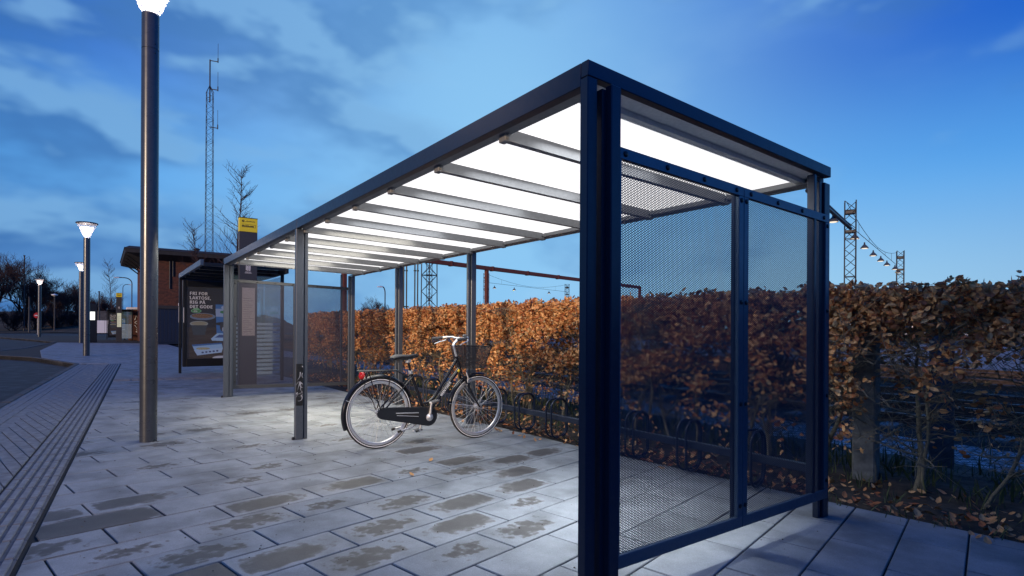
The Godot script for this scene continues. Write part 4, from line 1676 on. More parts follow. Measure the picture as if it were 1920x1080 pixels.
func poster_picture() -> ImageTexture:
	var w := 240
	var h := 400
	var im := Image.create(w, h, false, Image.FORMAT_RGB8)
	var f := FastNoiseLite.new()
	f.seed = 2
	f.frequency = 0.012
	for y in h:
		for x in w:
			var n := f.get_noise_2d(x * 0.4, y * 3.0)
			var c := Color(0.010, 0.014, 0.024)
			if y > 225:
				c = Color(0.030, 0.024, 0.022) * (1.0 + n * 0.7)
			im.set_pixel(x, y, c)
	var ell := func(cx: float, cy: float, rx: float, ry: float, c: Color, speck := 0.0) -> void:
		for y in range(maxi(0, int(cy - ry)), mini(h, int(cy + ry) + 1)):
			for x in range(maxi(0, int(cx - rx)), mini(w, int(cx + rx) + 1)):
				if Vector2((x - cx) / rx, (y - cy) / ry).length() < 1.0:
					var q := 1.0 + speck * f.get_noise_2d(x * 18.0, y * 18.0)
					im.set_pixel(x, y, c * q)
	var poly := func(pts: PackedVector2Array, c: Color) -> void:
		for y in h:
			for x in w:
				if Geometry2D.is_point_in_polygon(Vector2(x, y), pts):
					im.set_pixel(x, y, c)
	var blue := Color(0.02, 0.10, 0.32)
	var pale := Color(0.20, 0.30, 0.50)
	# a dish of cereal, a round tub, a carton with a cow's face, a block and two oblong packs
	ell.call(78, 165, 62, 20, Color(0.10, 0.16, 0.26))
	ell.call(76, 161, 52, 13, Color(0.14, 0.085, 0.045), 1.6)
	poly.call(PackedVector2Array([Vector2(140, 96), Vector2(240, 96), Vector2(240, 262), Vector2(146, 258)]), Color(0.025, 0.12, 0.36))
	poly.call(PackedVector2Array([Vector2(140, 120), Vector2(240, 118), Vector2(240, 168), Vector2(142, 164)]), pale)
	ell.call(188, 138, 26, 9, Color(0.02, 0.15, 0.06))
	ell.call(188, 112, 20, 11, Color(0.24, 0.34, 0.55))
	ell.call(182, 205, 42, 11, Color(0.01, 0.012, 0.02))
	ell.call(182, 222, 20, 28, Color(0.02, 0.024, 0.036))
	ell.call(183, 236, 9, 15, Color(0.32, 0.40, 0.56))
	ell.call(60, 205, 44, 15, Color(0.22, 0.27, 0.28))
	ell.call(60, 204, 38, 10, Color(0.20, 0.21, 0.15))
	poly.call(PackedVector2Array([Vector2(22, 214), Vector2(100, 214), Vector2(88, 268), Vector2(32, 268)]), Color(0.025, 0.04, 0.055))
	poly.call(PackedVector2Array([Vector2(118, 290), Vector2(150, 258), Vector2(240, 262), Vector2(240, 306), Vector2(124, 300)]), Color(0.22, 0.40, 0.66))
	poly.call(PackedVector2Array([Vector2(136, 284), Vector2(160, 266), Vector2(236, 270), Vector2(236, 282)]), Color(0.03, 0.07, 0.22))
	poly.call(PackedVector2Array([Vector2(26, 322), Vector2(172, 312), Vector2(178, 346), Vector2(42, 362)]), Color(0.20, 0.38, 0.64))
	poly.call(PackedVector2Array([Vector2(36, 352), Vector2(178, 342), Vector2(172, 368), Vector2(52, 382)]), Color(0.26, 0.42, 0.66))
	poly.call(PackedVector2Array([Vector2(26, 322), Vector2(172, 312), Vector2(173, 320), Vector2(30, 331)]), blue)
	ell.call(80, 344, 34, 7, Color(0.26, 0.28, 0.18), 0.8)
	for k in 5:
		ell.call(78 + k * 18, 366 - k * 2, 6, 5, Color(0.02, 0.05, 0.16))
	ell.call(170, 398, 44, 12, Color(0.36, 0.44, 0.58))
	ell.call(220, 396, 34, 14, Color(0.36, 0.44, 0.58))
	ell.call(46, 134, 25, 11, Color(0.14, 0.36, 0.20))
	ell.call(46, 134, 21, 8, Color(0.03, 0.16, 0.05))
	ell.call(46, 124, 15, 6, Color(0.14, 0.36, 0.20))
	for y in h:
		for x in w:
			im.set_pixel(x, y, im.get_pixel(x, y).linear_to_srgb())
	return ImageTexture.create_from_image(im)


func bus_shelter(label: String, at: Vector3, near_len: float) -> Node3D:
	var o := thing("bus_shelter", label, "bus shelter", at, 0.0, "glass bus shelters along the pavement")
	var I := Transform3D()
	var L := near_len
	var D := 1.62
	# base point: far front corner; x to the back wall, +z towards the bicycle shelter
	var mb := MB.new()
	mb.box(I, Vector3(-0.06, 2.40, -0.1), Vector3(0.0, 2.52, L + 0.35), 0.005)
	part("roof_beam", mb.mesh(), mats.navy_frame, o)
	mb = MB.new()
	mb.box(I, Vector3(D - 0.06, 2.34, -0.1), Vector3(D, 2.46, L + 0.35), 0.005)
	mb.box(I, Vector3(0.0, 2.36, -0.1), Vector3(D - 0.06, 2.46, -0.04), 0.005)
	mb.box(I, Vector3(0.0, 2.40, L + 0.29), Vector3(D - 0.06, 2.46, L + 0.35), 0.005)
	part("roof_beam", mb.mesh(), mats.black_steel, o)
	for k in 4:
		var z := lerpf(0.6, L - 0.3, k / 3.0)
		mb = MB.new()
		mb.box(I, Vector3(0.0, 2.37, z), Vector3(D - 0.06, 2.44, z + 0.10), 0.004)
		part("rafter", mb.mesh(), mats.black_steel, o)
	mb = MB.new()
	mb.box(I, Vector3(-0.01, 2.455, -0.04), Vector3(D - 0.05, 2.463, L + 0.29))
	part("roof_glass", mb.mesh(), mats.stop_glass, o)
	mb = MB.new()
	var z2 := 0.1
	while z2 < L + 0.2:
		mb.box(I, Vector3(0.01, 2.4635, z2), Vector3(D - 0.07, 2.466, z2 + 0.07))
		z2 += 0.125
	part("glass_print", mb.mesh(), mats.print_white, o)
	# far end: upright, poster case with white strips on its edge
	mb = MB.new()
	mb.box(I, Vector3(-0.06, 0, -0.06), Vector3(0.0, 2.40, 0.02), 0.005)
	part("post", mb.mesh(), mats.black_steel, o)
	mb = MB.new()
	mb.box(I, Vector3(D - 0.06, 0, -0.06), Vector3(D, 2.36, 0.02), 0.005)
	part("post", mb.mesh(), mats.black_steel, o)
	mb = MB.new()
	mb.box(I, Vector3(D - 0.06, 0, L - 0.1), Vector3(D, 2.36, L - 0.02), 0.005)
	part("post", mb.mesh(), mats.black_steel, o)
	mb = MB.new()
	mb.box(I, Vector3(0.02, 0.16, -0.12), Vector3(1.30, 2.36, 0.02), 0.01)
	mb.box(I, Vector3(0.02, 0.16, 0.02), Vector3(0.10, 2.36, 0.07), 0.008)
	mb.box(I, Vector3(1.22, 0.16, 0.02), Vector3(1.30, 2.36, 0.07), 0.008)
	mb.box(I, Vector3(0.10, 2.20, 0.02), Vector3(1.22, 2.36, 0.07), 0.008)
	mb.box(I, Vector3(0.10, 0.16, 0.02), Vector3(1.22, 0.36, 0.07), 0.008)
	var case_ := part("poster_case", mb.mesh(), mats.black_steel, o)
	mb = MB.new()
	mb.quad(Vector3(0.10, 0.36, 0.024), Vector3(1.22, 0.36, 0.024), Vector3(1.22, 2.20, 0.024), Vector3(0.10, 2.20, 0.024))
	part("poster", mb.mesh(), mats.poster, case_)
	var lines := ["FRI FOR", "LAKTOSE,", "RIG PÅ", "DET GODE"]
	for i in 4:
		var t := part("poster_lettering", text_mesh(lines[i], 0.078), mats.poster_ink, case_)
		t.position = Vector3(0.165 + lines[i].length() * 0.0, 2.025 - 0.112 * i, 0.027)
	var lg := part("poster_lettering", text_mesh("Arla", 0.030), mats.poster_ink, case_)
	lg.position = Vector3(0.26, 1.575, 0.027)
	mb = MB.new()
	mb.box(I, Vector3(0.09, 0.355, 0.056), Vector3(1.23, 2.205, 0.060))
	part("poster_glass", mb.mesh(), mats.poster_glass, case_)
	mb = MB.new()
	mb.box(I, Vector3(-0.064, 1.28, -0.03), Vector3(-0.061, 1.68, 0.0))
	mb.box(I, Vector3(0.03, 1.28, 0.071), Vector3(0.042, 1.66, 0.073))
	part("white_strip", mb.mesh(), mats.white_paint, case_)  # pale upright streaks on post and case, built as white strips
	# glass walls: back, and the near end with frosted bands
	mb = MB.new()
	for k in 2:
		mb.box(I, Vector3(D - 0.035, 0.18, 0.05 + k * L * 0.48), Vector3(D - 0.027, 2.30, L * 0.46 + k * L * 0.48))
	part("glass_wall", mb.mesh(), mats.stop_glass, o)
	mb = MB.new()
	mb.box(I, Vector3(0.62, 0.12, L - 0.060), Vector3(D - 0.07, 2.28, L - 0.052))
	var gw := part("glass_wall", mb.mesh(), mats.stop_glass, o)
	for k in 13:
		mb = MB.new()
		var y := 0.16 + k * 0.088
		mb.box(I, Vector3(0.63, y, L - 0.0515), Vector3(D - 0.08, y + 0.052, L - 0.0495))
		part("frosted_band", mb.mesh(), mats.print_white, gw)
	mb = MB.new()
	mb.box(I, Vector3(0.9, 0.44, 0.4), Vector3(1.35, 0.48, L - 0.7), 0.008)
	for z in [0.6, L - 0.9]:
		mb.box(I, Vector3(1.1, 0.0, z), Vector3(1.16, 0.44, z + 0.06))
	part("bench", mb.mesh(), mats.black_steel, o)
	return o


func sign_pylon(label: String, at: Vector3, turn: float, scl: float, lit: bool) -> Node3D:
	var o := thing("bus_stop_sign", label, "bus stop sign", at, turn, "tall bus stop signs with yellow tops")
	o.scale = Vector3.ONE * scl
	var I := Transform3D()
	var mb := MB.new()
	mb.box(I, Vector3(-0.17, 0, -0.06), Vector3(0.17, 3.14, 0.06), 0.004)
	part("column", mb.mesh(), mats.sign_grey, o)
	mb = MB.new()
	mb.box(I, Vector3(-0.172, 3.143, -0.062), Vector3(0.172, 3.42, 0.062), 0.004)
	var head := part("yellow_head", mb.mesh(), mats.sign_yellow, o)
	mb = MB.new()
	mb.box(I, Vector3(-0.176, 3.42, -0.066), Vector3(0.176, 3.432, 0.066))
	part("cap", mb.mesh(), mats.black_steel, o)
	mb = MB.new()
	ring_mesh(mb, Vector3(-0.10, 3.355, 0.0635), 0.016, [Vector2(-0.007, -0.001), Vector2(0.007, -0.001), Vector2(0.007, 0.001), Vector2(-0.007, 0.001)], 20)
	for k in 9:
		mb.box(I, Vector3(-0.055 + k * 0.0205, 3.345, 0.062), Vector3(-0.043 + k * 0.0205, 3.362 + (0.004 if k % 3 == 1 else 0.0), 0.0632))
	# a worn banner of small heavy letters in an outlined box
	mb.box(I, Vector3(-0.125, 3.288, 0.062), Vector3(0.135, 3.293, 0.0632))
	mb.box(I, Vector3(-0.125, 3.232, 0.062), Vector3(0.135, 3.237, 0.0632))
	mb.box(I, Vector3(0.130, 3.2375, 0.062), Vector3(0.135, 3.2875, 0.0632))
	for k in 10:
		mb.box(I, Vector3(-0.122 + k * 0.0225, 3.242, 0.062), Vector3(-0.104 + k * 0.0225, 3.272 - (0.008 if k % 4 == 2 else 0.0), 0.0632))
	part("sign_marks", mb.mesh(), mats.black_steel, head)
	# white crest of waves with two fine lines of print
	mb = MB.new()
	for r in 4:
		for c in 2:
			var pts := []
			for i in 9:
				pts.append(Vector3(-0.045 + c * 0.047 + i * 0.0052, 2.44 - r * 0.026 + sin(i * 0.8 + c * 1.5) * 0.007, 0.062))
			mb.tube(pts, 0.0075, 6)
	for k in 7:
		mb.box(I, Vector3(-0.05 + k * 0.0145, 2.318, 0.061), Vector3(-0.040 + k * 0.0145, 2.328, 0.0625))
	for k in 9:
		mb.box(I, Vector3(-0.065 + k * 0.0145, 2.296, 0.061), Vector3(-0.055 + k * 0.0145, 2.306, 0.0625))
	part("crest", mb.mesh(), mats.white_paint, o)
	mb = MB.new()
	mb.box(I, Vector3(-0.11, 1.02, 0.061), Vector3(0.13, 2.0, 0.068), 0.002)
	var p := part("timetable_light" if lit else "timetable", mb.mesh(), mats.timetable_lit if lit else mats.timetable, o)
	mb = MB.new()
	for k in 16:
		mb.box(I, Vector3(-0.095, 1.10 + k * 0.045, 0.0685), Vector3(0.06 + 0.05 * sin(k * 2.3), 1.108 + k * 0.045, 0.0692))
	part("print", mb.mesh(), mats.print_brown, p)
	return o


func bus_stops() -> void:
	pane("stop_glass", Color(0.45, 0.85, 0.90), 0.06)
	pane("poster_glass", Color(0.9, 0.95, 1.0), 0.015).metallic_specular = 0.15
	mat("print_white", Color(0.35, 0.50, 0.62), 0.6)
	mat("poster_ink", Color(0.55, 0.58, 0.64), 0.6)
	mat("poster", Color.WHITE, 0.4).albedo_texture = poster_picture()
	worn("sign_grey", Color(0.045, 0.048, 0.055), 0.5, 0.1, TEX.brush, 2.0)
	mat("sign_yellow", Color(0.72, 0.60, 0.02), 0.45)
	mat("timetable", Color(0.48, 0.44, 0.40), 0.5)
	mat("print_brown", Color(0.20, 0.18, 0.17), 0.6)
	var tl := glow("timetable_lit", Color(0.9, 0.95, 0.75), 0.35)
	tl.albedo_color = Color(0.6, 0.6, 0.5)
	bus_shelter("nearer glass bus shelter with a food poster, behind the bicycle shelter's far end", W(-0.02, 14.45), 3.35)
	sign_pylon("nearer tall bus stop sign with yellow top, seen above the bicycle shelter", W(0.757, 10.62), 0.0, 1.0, false)
	bus_shelter("farther glass bus shelter, small between the lamp posts at the left", W(-1.25, 55.5), 3.4)
	sign_pylon("farther bus stop sign with yellow top in front of the small far bus shelter", W(-0.60, 49.1), 0.0, 1.06, true)
	# information column with a lit screen
	var o := thing("information_column", "dark information column with a bright screen beside the second lamp post", "information column", W(-2.11, 45.5))
	var mb := MB.new()
	mb.box(Transform3D(), Vector3(-0.22, 0, -0.16), Vector3(0.22, 2.62, 0.16), 0.02)
	part("column", mb.mesh(), mats.black_steel, o)
	mb = MB.new()
	mb.box(Transform3D(), Vector3(-0.20, 1.52, 0.161), Vector3(0.10, 2.08, 0.172), 0.004)
	part("screen", mb.mesh(), glow("column_screen", Color(0.95, 1.0, 0.92), 1.4), o)
	var al := AreaLight3D.new()
	al.name = "screen_light"
	al.area_size = Vector2(0.28, 0.5)
	al.light_energy = 0.05
	al.shadow_enabled = true
	al.position = Vector3(-0.05, 1.8, 0.176)
	al.rotation.y = PI
	o.add_child(al)


# ---------------------------------------------------------------- buildings
func buildings() -> void:
	var o := thing("brick_building", "dark brown brick building with a flat overhanging roof behind the bus shelter", "building", W(0.75, 45.1, -0.1))
	var mb := MB.new()
	mb.box(Transform3D(), Vector3(0, 0, -9.0), Vector3(6.2, 6.3, 0.0))
	part("wall", mb.mesh(), mats.wall_brick, o)
	# courses of brick on the two sides in view, each a little proud
	mb = MB.new()
	var tone := MB.new()
	for r in 43:
		var y := 2.8 + r * 0.08
		for k in 25:
			var x := k * 0.24 + (0.12 if r % 2 else 0.0)
			(mb if rng.randf() < 0.7 else tone).box(Transform3D(), Vector3(x + 0.005, y, 0.0), Vector3(x + 0.232, y + 0.066, 0.006 + 0.006 * rng.randf()))
			if k < 14:
				(mb if rng.randf() < 0.7 else tone).box(Transform3D(), Vector3(-0.006 - 0.006 * rng.randf(), y, -x - 0.232), Vector3(0.0, y + 0.066, -x - 0.005))
	part("bricks", mb.mesh(), mats.wall_brick, o).set_meta("kind", "stuff")
	part("bricks", tone.mesh(), worn("dark_brick", Color(0.075, 0.032, 0.026), 0.85, 0.0, TEX.mottle, 0.9), o).set_meta("kind", "stuff")
	# roof slab with a sloping underside
	mb = MB.new()
	var ring := func(out: float, y: float) -> Array:
		return [Vector3(-out, y, out), Vector3(6.2 + out, y, out), Vector3(6.2 + out, y, -9.0 - out), Vector3(-out, y, -9.0 - out)]
	var lo: Array = ring.call(0.02, 6.02)
	var eave: Array = ring.call(1.12, 6.34)
	var brim: Array = ring.call(1.16, 6.64)
	var top: Array = ring.call(0.9, 6.80)
	for k in 4:
		var l := (k + 1) % 4
		for q in [[lo, eave], [eave, brim], [brim, top]]:
			mb.outward([q[0][k], q[0][l], q[1][l], q[1][k]], Vector3(3.0, 6.5, -4.5))
	mb.outward([top[0], top[1], top[2], top[3]], Vector3(3.0, 6.0, -4.5))
	var roof := part("roof", mb.mesh(), mats.roof_felt, o)
	mb = MB.new()
	mb.box(Transform3D(), Vector3(-1.18, 6.60, 1.155), Vector3(7.38, 6.66, 1.185))
	mb.box(Transform3D(), Vector3(-1.19, 6.60, -10.1), Vector3(-1.16, 6.66, 1.185))
	part("roof_edge", mb.mesh(), mats.mast_steel, roof)
	for q in [[3.4, -1.2, 0.16], [0.4, -0.6, 0.06]]:
		mb = MB.new()
		mb.lathe(Transform3D(Basis(), Vector3(q[0], 6.78, q[1])), [Vector2(q[2] * 0.5, 0), Vector2(q[2] * 0.5, 0.28), Vector2(q[2] * 1.3, 0.30), Vector2(q[2] * 1.3, 0.42), Vector2(0, 0.52)], 14)
		part("vent", mb.mesh(), mats.black_steel, roof)
	for k in 4:
		mb = MB.new()
		mb.tube([Vector3(-0.02, 5.5, -0.6 - k * 2.2), Vector3(-1.05, 6.36, -0.6 - k * 2.2)], 0.05, 6)
		part("bracket", mb.mesh(), mats.black_steel, roof)
	for x in [1.55, 1.75]:
		mb = MB.new()
		mb.tube([Vector3(x, 4.9 if x > 1.6 else 4.0, 0.06), Vector3(x, 6.1, 0.06)], 0.045, 8)
		part("downpipe", mb.mesh(), mats.mast_steel, o)
	mb = MB.new()
	mb.box(Transform3D(), Vector3(0.2, 0.0, 0.0), Vector3(6.0, 2.70, 0.03))
	part("ground_floor", mb.mesh(), mats.dark_glass, o)
	# a dark boarded enclosure before it
	o = thing("bin_enclosure", "long dark blue boarded enclosure at the foot of the brown brick building", "enclosure", W(0.6, 41.3, 0.0))
	mb = MB.new()
	mb.box(Transform3D(), Vector3(0, 0.0, -0.9), Vector3(5.2, 2.46, -0.04))
	part("box", mb.mesh(), mats.navy, o)
	var bm := MB.new()
	bm.box(Transform3D(), Vector3(0.006, 0.12, -0.035), Vector3(0.21, 2.30, 0.0), 0.006)
	var bmesh := bm.mesh()
	for k in 24:
		part("board", bmesh, mats.navy, o).position = Vector3(k * 0.216, 0, rng.randf_range(-0.004, 0.004))
	mb = MB.new()
	mb.box(Transform3D(), Vector3(-0.05, 2.34, -0.95), Vector3(5.25, 2.56, 0.06), 0.01)
	part("top_board", mb.mesh(), mats.roof_felt, o)
	mb = MB.new()
	mb.tube([Vector3(1.9, 2.70, 0.12), Vector3(1.9, 2.56, 0.05)], 0.03, 8)
	mb.lathe(Transform3D(Basis(), Vector3(1.9, 2.68, 0.14)), [Vector2(0, -0.05), Vector2(0.05, 0), Vector2(0.03, 0.05), Vector2(0, 0.06)], 10)
	part("lamp_globe", mb.mesh(), mats.white_paint, o)
	# added brick hall out of view, put there to shade the near end of the hedge
	o = thing("added_shade_hall", "long low brick hall added out of view to shade the near end of the hedge", "building", Vector3(-9.0, 0.0, 7.2))
	mb = MB.new()
	mb.box(Transform3D(), Vector3(-7.0, -0.2, 0.0), Vector3(0.0, 4.4, 16.0))
	part("wall", mb.mesh(), mats.wall_brick, o)
	mb = MB.new()
	mb.box(Transform3D(), Vector3(-7.3, 4.4, -0.2), Vector3(0.2, 4.65, 16.3), 0.02)
	part("roof", mb.mesh(), mats.roof_felt, o)
	for k in 5:
		mb = MB.new()
		mb.box(Transform3D(), Vector3(-0.02, 1.0, 1.2 + k * 3.0), Vector3(0.03, 3.2, 2.8 + k * 3.0), 0.01)
		part("window", mb.mesh(), mats.dark_glass, o)
	# red shed with scrawled white letters
	o = thing("red_shed", "small red brick shed with white graffiti left of the brown brick building", "shed", W(1.2, 54.6, 0.0))
	mb = MB.new()
	mb.box(Transform3D(), Vector3(-1.0, 0, -2.0), Vector3(1.2, 2.6, 0.0))
	part("wall", mb.mesh(), mats.wall_brick, o)
	mb = MB.new()
	mb.box(Transform3D(), Vector3(-1.15, 2.6, -2.15), Vector3(1.35, 2.78, 0.15), 0.01)
	part("roof", mb.mesh(), mats.white_paint, o)
	mb = MB.new()
	for q in [[[-0.6, 1.7], [-0.5, 2.05], [-0.35, 1.75], [-0.25, 2.1]], [[-0.6, 1.5], [-0.45, 1.62], [-0.3, 1.5], [-0.45, 1.36], [-0.6, 1.5]], [[-0.6, 1.28], [-0.42, 0.98], [-0.3, 1.3]], [[-0.5, 0.9], [-0.3, 0.95], [-0.5, 0.7], [-0.3, 0.6]]]:
		var pts := []
		for p in q:
			pts.append(Vector3(p[0], p[1], 0.006))
		mb.tube(pts, 0.035, 6)
	part("graffiti", mb.mesh(), mats.white_paint, o)


# ---------------------------------------------------------------- railway: tracks, masts, gantry, hanging lamps, houses
func lattice(mb: MB, w: float, h: float, step: float, r: float, taper := 1.0) -> void:
	var n := int(round(h / step))
	var C := [Vector2(-1, -1), Vector2(1, -1), Vector2(1, 1), Vector2(-1, 1)]
	var at := func(k: int, i: float) -> Vector3:
		var s := w * 0.5 * lerpf(1.0, taper, i / n)
		return Vector3(C[k % 4].x * s, h * i / n, C[k % 4].y * s)
	for k in 4:
		mb.tube([at.call(k, 0.0), at.call(k, float(n))], r, 5)
		for i in n:
			var z := (i + k) % 2
			mb.tube([at.call(k + z, float(i)), at.call(k + 1 - z, float(i + 1))], r * 0.55, 4, false, false)
			if i % 4 == 0 or i == n - 1:
				mb.tube([at.call(k, float(i)), at.call(k + 1, float(i))], r * 0.6, 4, false, false)


func railway() -> void:
	mat("lamp_shade", Color(0.05, 0.055, 0.065), 0.5)
	# tracks run along the street
	var rail := MB.new()
	rail.box(Transform3D(), Vector3(-0.034, 0.10, -90), Vector3(0.034, 0.14, 20), 0.004)
	rail.box(Transform3D(), Vector3(-0.010, 0.02, -90), Vector3(0.010, 0.10, 20))
	rail.box(Transform3D(), Vector3(-0.06, 0.0, -90), Vector3(0.06, 0.02, 20))
	var rm := rail.mesh()
	var slp := MB.new()
	slp.box(Transform3D(), Vector3(-1.25, -0.05, -0.11), Vector3(1.25, 0.012, 0.11), 0.01)
	var sleeper := slp.mesh()
	var steel := worn("rail_steel", Color(0.12, 0.085, 0.07), 0.5, 0.5, TEX.mottle, 2.0)
	var bed := MB.new()
	bed.prism(Transform3D(Basis(), Vector3(0, 0, -35)), PackedVector2Array([Vector2(-1.55, -0.06), Vector2(1.55, -0.06), Vector2(1.35, 0.03), Vector2(-1.35, 0.03)]), -55, 55)
	var bedm := bed.mesh()
	var where := [8.45, 11.1, 15.2, 19.5]
	var say := ["railway track nearest the hedge with dark ballast", "second railway track from the hedge", "third railway track from the hedge", "fourth railway track, farthest from the hedge"]
	for i in 4:
		var o := thing("railway_track", say[i], "railway track", Vector3(where[i], fall(5.0) - 0.10, 0), 0.0, "parallel railway tracks")
		part("ballast", bedm, mats.ballast, o)
		for s in [-0.76, 0.76]:
			part("rail", rm, steel, o).position = Vector3(s, 0.06, 0)
		if i < 2:
			for k in 40:
				part("sleeper", sleeper, mats.concrete, o).position = Vector3(0, 0.055, 9.0 - k * 0.65)
	# lattice masts
	var say2 := ["tall lattice mast just right of the bicycle shelter, carrying hanging lamps", "smaller lattice mast at the far end of the row of hanging lamps", "thin lattice mast seen under the shelter roof beside the red post", "thin lattice mast seen just left of the near shelter post"]
	var sp := [[33.3, 12.2, 8.7, 0.56], [58.9, 18.0, 8.7, 0.56], [40.8, 61.1, 8.9, 0.56], [61.5, 67.3, 8.9, 0.56]]
	var mb := MB.new()
	lattice(mb, 0.56, 8.8, 0.55, 0.034)
	var lat := mb.mesh()
	for i in 4:
		var o := thing("lattice_mast", say2[i], "lattice mast", Vector3(sp[i][0], -0.12, -sp[i][1]), 0.4, "lattice masts for the hanging lamps")
		part("lattice", lat, mats.mast_steel, o)
		mb = MB.new()
		mb.box(Transform3D(), Vector3(-0.24, 8.05, -0.24), Vector3(0.24, 8.28, 0.24), 0.01)
		mb.box(Transform3D(), Vector3(-0.24, 6.95, -0.24), Vector3(0.24, 7.10, 0.24), 0.01)
		part("plate", mb.mesh(), mats.mast_steel, o)
	var o2 := thing("lattice_tower", "broad lattice tower seen under the shelter roof between two railway posts", "lattice tower", Vector3(27.0, -0.12, -51.8), 0.3)
	mb = MB.new()
	lattice(mb, 1.25, 10.5, 0.9, 0.06, 0.92)
	part("lattice", mb.mesh(), mats.mast_steel, o2)
	mb = MB.new()
	lattice(mb, 0.42, 10.5, 0.6, 0.035)
	part("inner_lattice", mb.mesh(), mats.mast_steel, o2)
	# dark pipes in two pairs
	for i in 2:
		o2 = thing("pipe_pair", ["left pair of dark upright pipes beyond the hedge", "right pair of dark upright pipes beyond the hedge"][i], "pipes", Vector3([18.25, 19.0][i], -0.12, -[39.6, 39.1][i]), -0.4, "pairs of upright pipes beside the railway")
		for s in [-0.115, 0.115]:
			mb = MB.new()
			mb.tube([Vector3(s, 0, 0), Vector3(s, 6.6, 0)], 0.055, 8)
			for y in [3.0, 5.95]:
				mb.lathe(Transform3D(Basis(), Vector3(s, y, 0)), [Vector2(0.06, -0.06), Vector2(0.10, -0.05), Vector2(0.10, 0.05), Vector2(0.06, 0.06)], 10)
			part("pipe", mb.mesh(), mats.black_steel, o2)
		mb = MB.new()
		mb.tube([Vector3(-0.2, 3.0, 0), Vector3(0.2, 3.0, 0)], 0.035, 6)
		part("tie_bar", mb.mesh(), mats.black_steel, o2)
	# rust red gantry across the tracks
	var A := Vector3(6.0, 5.72, -30.0)
	var B := Vector3(46.8, 5.72, -39.2)
	o2 = thing("gantry", "rust red railway gantry with a long beam over the tracks beyond the hedge", "gantry", A)
	mb = MB.new()
	var dir := (B - A).normalized()
	mb.box(Transform3D(Basis(dir, Vector3.UP, dir.cross(Vector3.UP)), Vector3.ZERO), Vector3(-0.2, -0.06, -0.13), Vector3((B - A).length() + 0.15, 0.24, 0.13), 0.01)
	part("beam", mb.mesh(), mats.rust, o2)
	mb = MB.new()
	for k in 9:
		mb.box(Transform3D(Basis(dir, Vector3.UP, dir.cross(Vector3.UP)), Vector3.ZERO), Vector3(4.0 + k * 4.4, -0.10, -0.16), Vector3(4.2 + k * 4.4, 0.27, 0.16))
	part("clamp", mb.mesh(), mats.rust, o2)
	for q in [Vector3(10.05, 0, -30.9), Vector3(22.3, 0, -33.7), Vector3(46.7, 0, -39.15)]:
		mb = MB.new()
		var p: Vector3 = q - A
		mb.box(Transform3D(Basis(dir, Vector3.UP, dir.cross(Vector3.UP)), Vector3(p.x, -5.85, p.z)), Vector3(-0.13, 0, -0.12), Vector3(0.13, 5.79, 0.12), 0.01)
		part("upright", mb.mesh(), mats.rust, o2)
	# hanging lamps on their wires
	glow("lamp_bulb", Color(1.0, 0.84, 0.62), 1.1)
	var hang := [[29.9, 11.7, 7.0], [36.8, 13.33, 7.0], [41.7, 14.6, 6.98], [46.4, 15.75, 6.96], [50.4, 16.64, 6.94], [54.1, 17.46, 6.92], [58.2, 18.2, 6.90], [61.7, 19.1, 6.88], [45.6, 66.0, 7.1], [49.5, 66.25, 7.03], [58.5, 68.5, 7.0]]
	var which := ["hanging lamp nearest the bicycle shelter's right edge", "hanging lamp just beside the tall lattice mast", "first hanging lamp right of the tall lattice mast", "second hanging lamp right of the tall lattice mast", "third hanging lamp right of the tall lattice mast", "fourth hanging lamp right of the tall lattice mast", "hanging lamp before the smaller lattice mast", "last hanging lamp behind the smaller lattice mast", "far hanging lamp close to the thin mast beside the red post", "far hanging lamp midway between the two thin masts", "far hanging lamp nearest the near shelter post"]
	for i in hang.size():
		o2 = thing("hanging_lamp", which[i], "hanging lamp", Vector3(hang[i][0], hang[i][2], -hang[i][1]), 0.0, "bell shaped lamps hung on wires over the railway")
		mb = MB.new()
		mb.lathe(Transform3D(), [Vector2(0.26, -0.02), Vector2(0.25, 0.04), Vector2(0.15, 0.17), Vector2(0.06, 0.26), Vector2(0.04, 0.42), Vector2(0.0, 0.43)], 20)
		part("lamp_shade", mb.mesh(), mats.lamp_shade, o2)
		mb = MB.new()
		mb.lathe(Transform3D(), [Vector2(0.0, -0.055), Vector2(0.13, -0.045), Vector2(0.20, 0.0), Vector2(0.0, 0.03)], 16)
		part("lamp_bulb", mb.mesh(), mats.lamp_bulb, o2)
		var l := OmniLight3D.new()
		l.name = "bulb_light"
		l.position = Vector3(0, -0.02, 0)
		l.light_energy = 0.6
		l.light_color = Color(1.0, 0.82, 0.58)
		l.light_size = 0.05
		l.omni_range = 40.0
		l.omni_attenuation = 2.0
		l.shadow_enabled = true
		o2.add_child(l)
	for i in 2:
		mb = MB.new()
		var a := Vector3(33.3, 7.45, -12.4) if i == 0 else Vector3(40.8, 7.45, -61.3)
		var b := Vector3(59.0, 7.35, -18.3) if i == 0 else Vector3(61.5, 7.35, -67.4)
		mb.tube([a, b], 0.022, 5)
		var sag := []
		for k in 13:
			var t := k / 12.0
			var p := a.lerp(b, t) + Vector3(0, 1.1 * pow(absf(t * 2.0 - 1.0), 1.8) + 0.12, 0)
			sag.append(p)
			if k % 2 == 0 and k > 1 and k < 12:
				mb.tube([p, a.lerp(b, t)], 0.012, 4)
		mb.tube(sag, 0.018, 5)
		solo("overhead_wire", mb.mesh(), mats.black_steel, ["overhead wires strung with lamps right of the bicycle shelter", "thin overhead wires with lamps seen under the shelter roof"][i], "wire", "overhead wires over the railway")
	mb = MB.new()
	mb.tube([Vector3(24.0, 7.5, -10.3), Vector3(33.6, 7.15, -12.3)], 0.10, 8)
	mb.tube([Vector3(24.0, 7.72, -10.3), Vector3(33.6, 7.30, -12.3)], 0.06, 6)
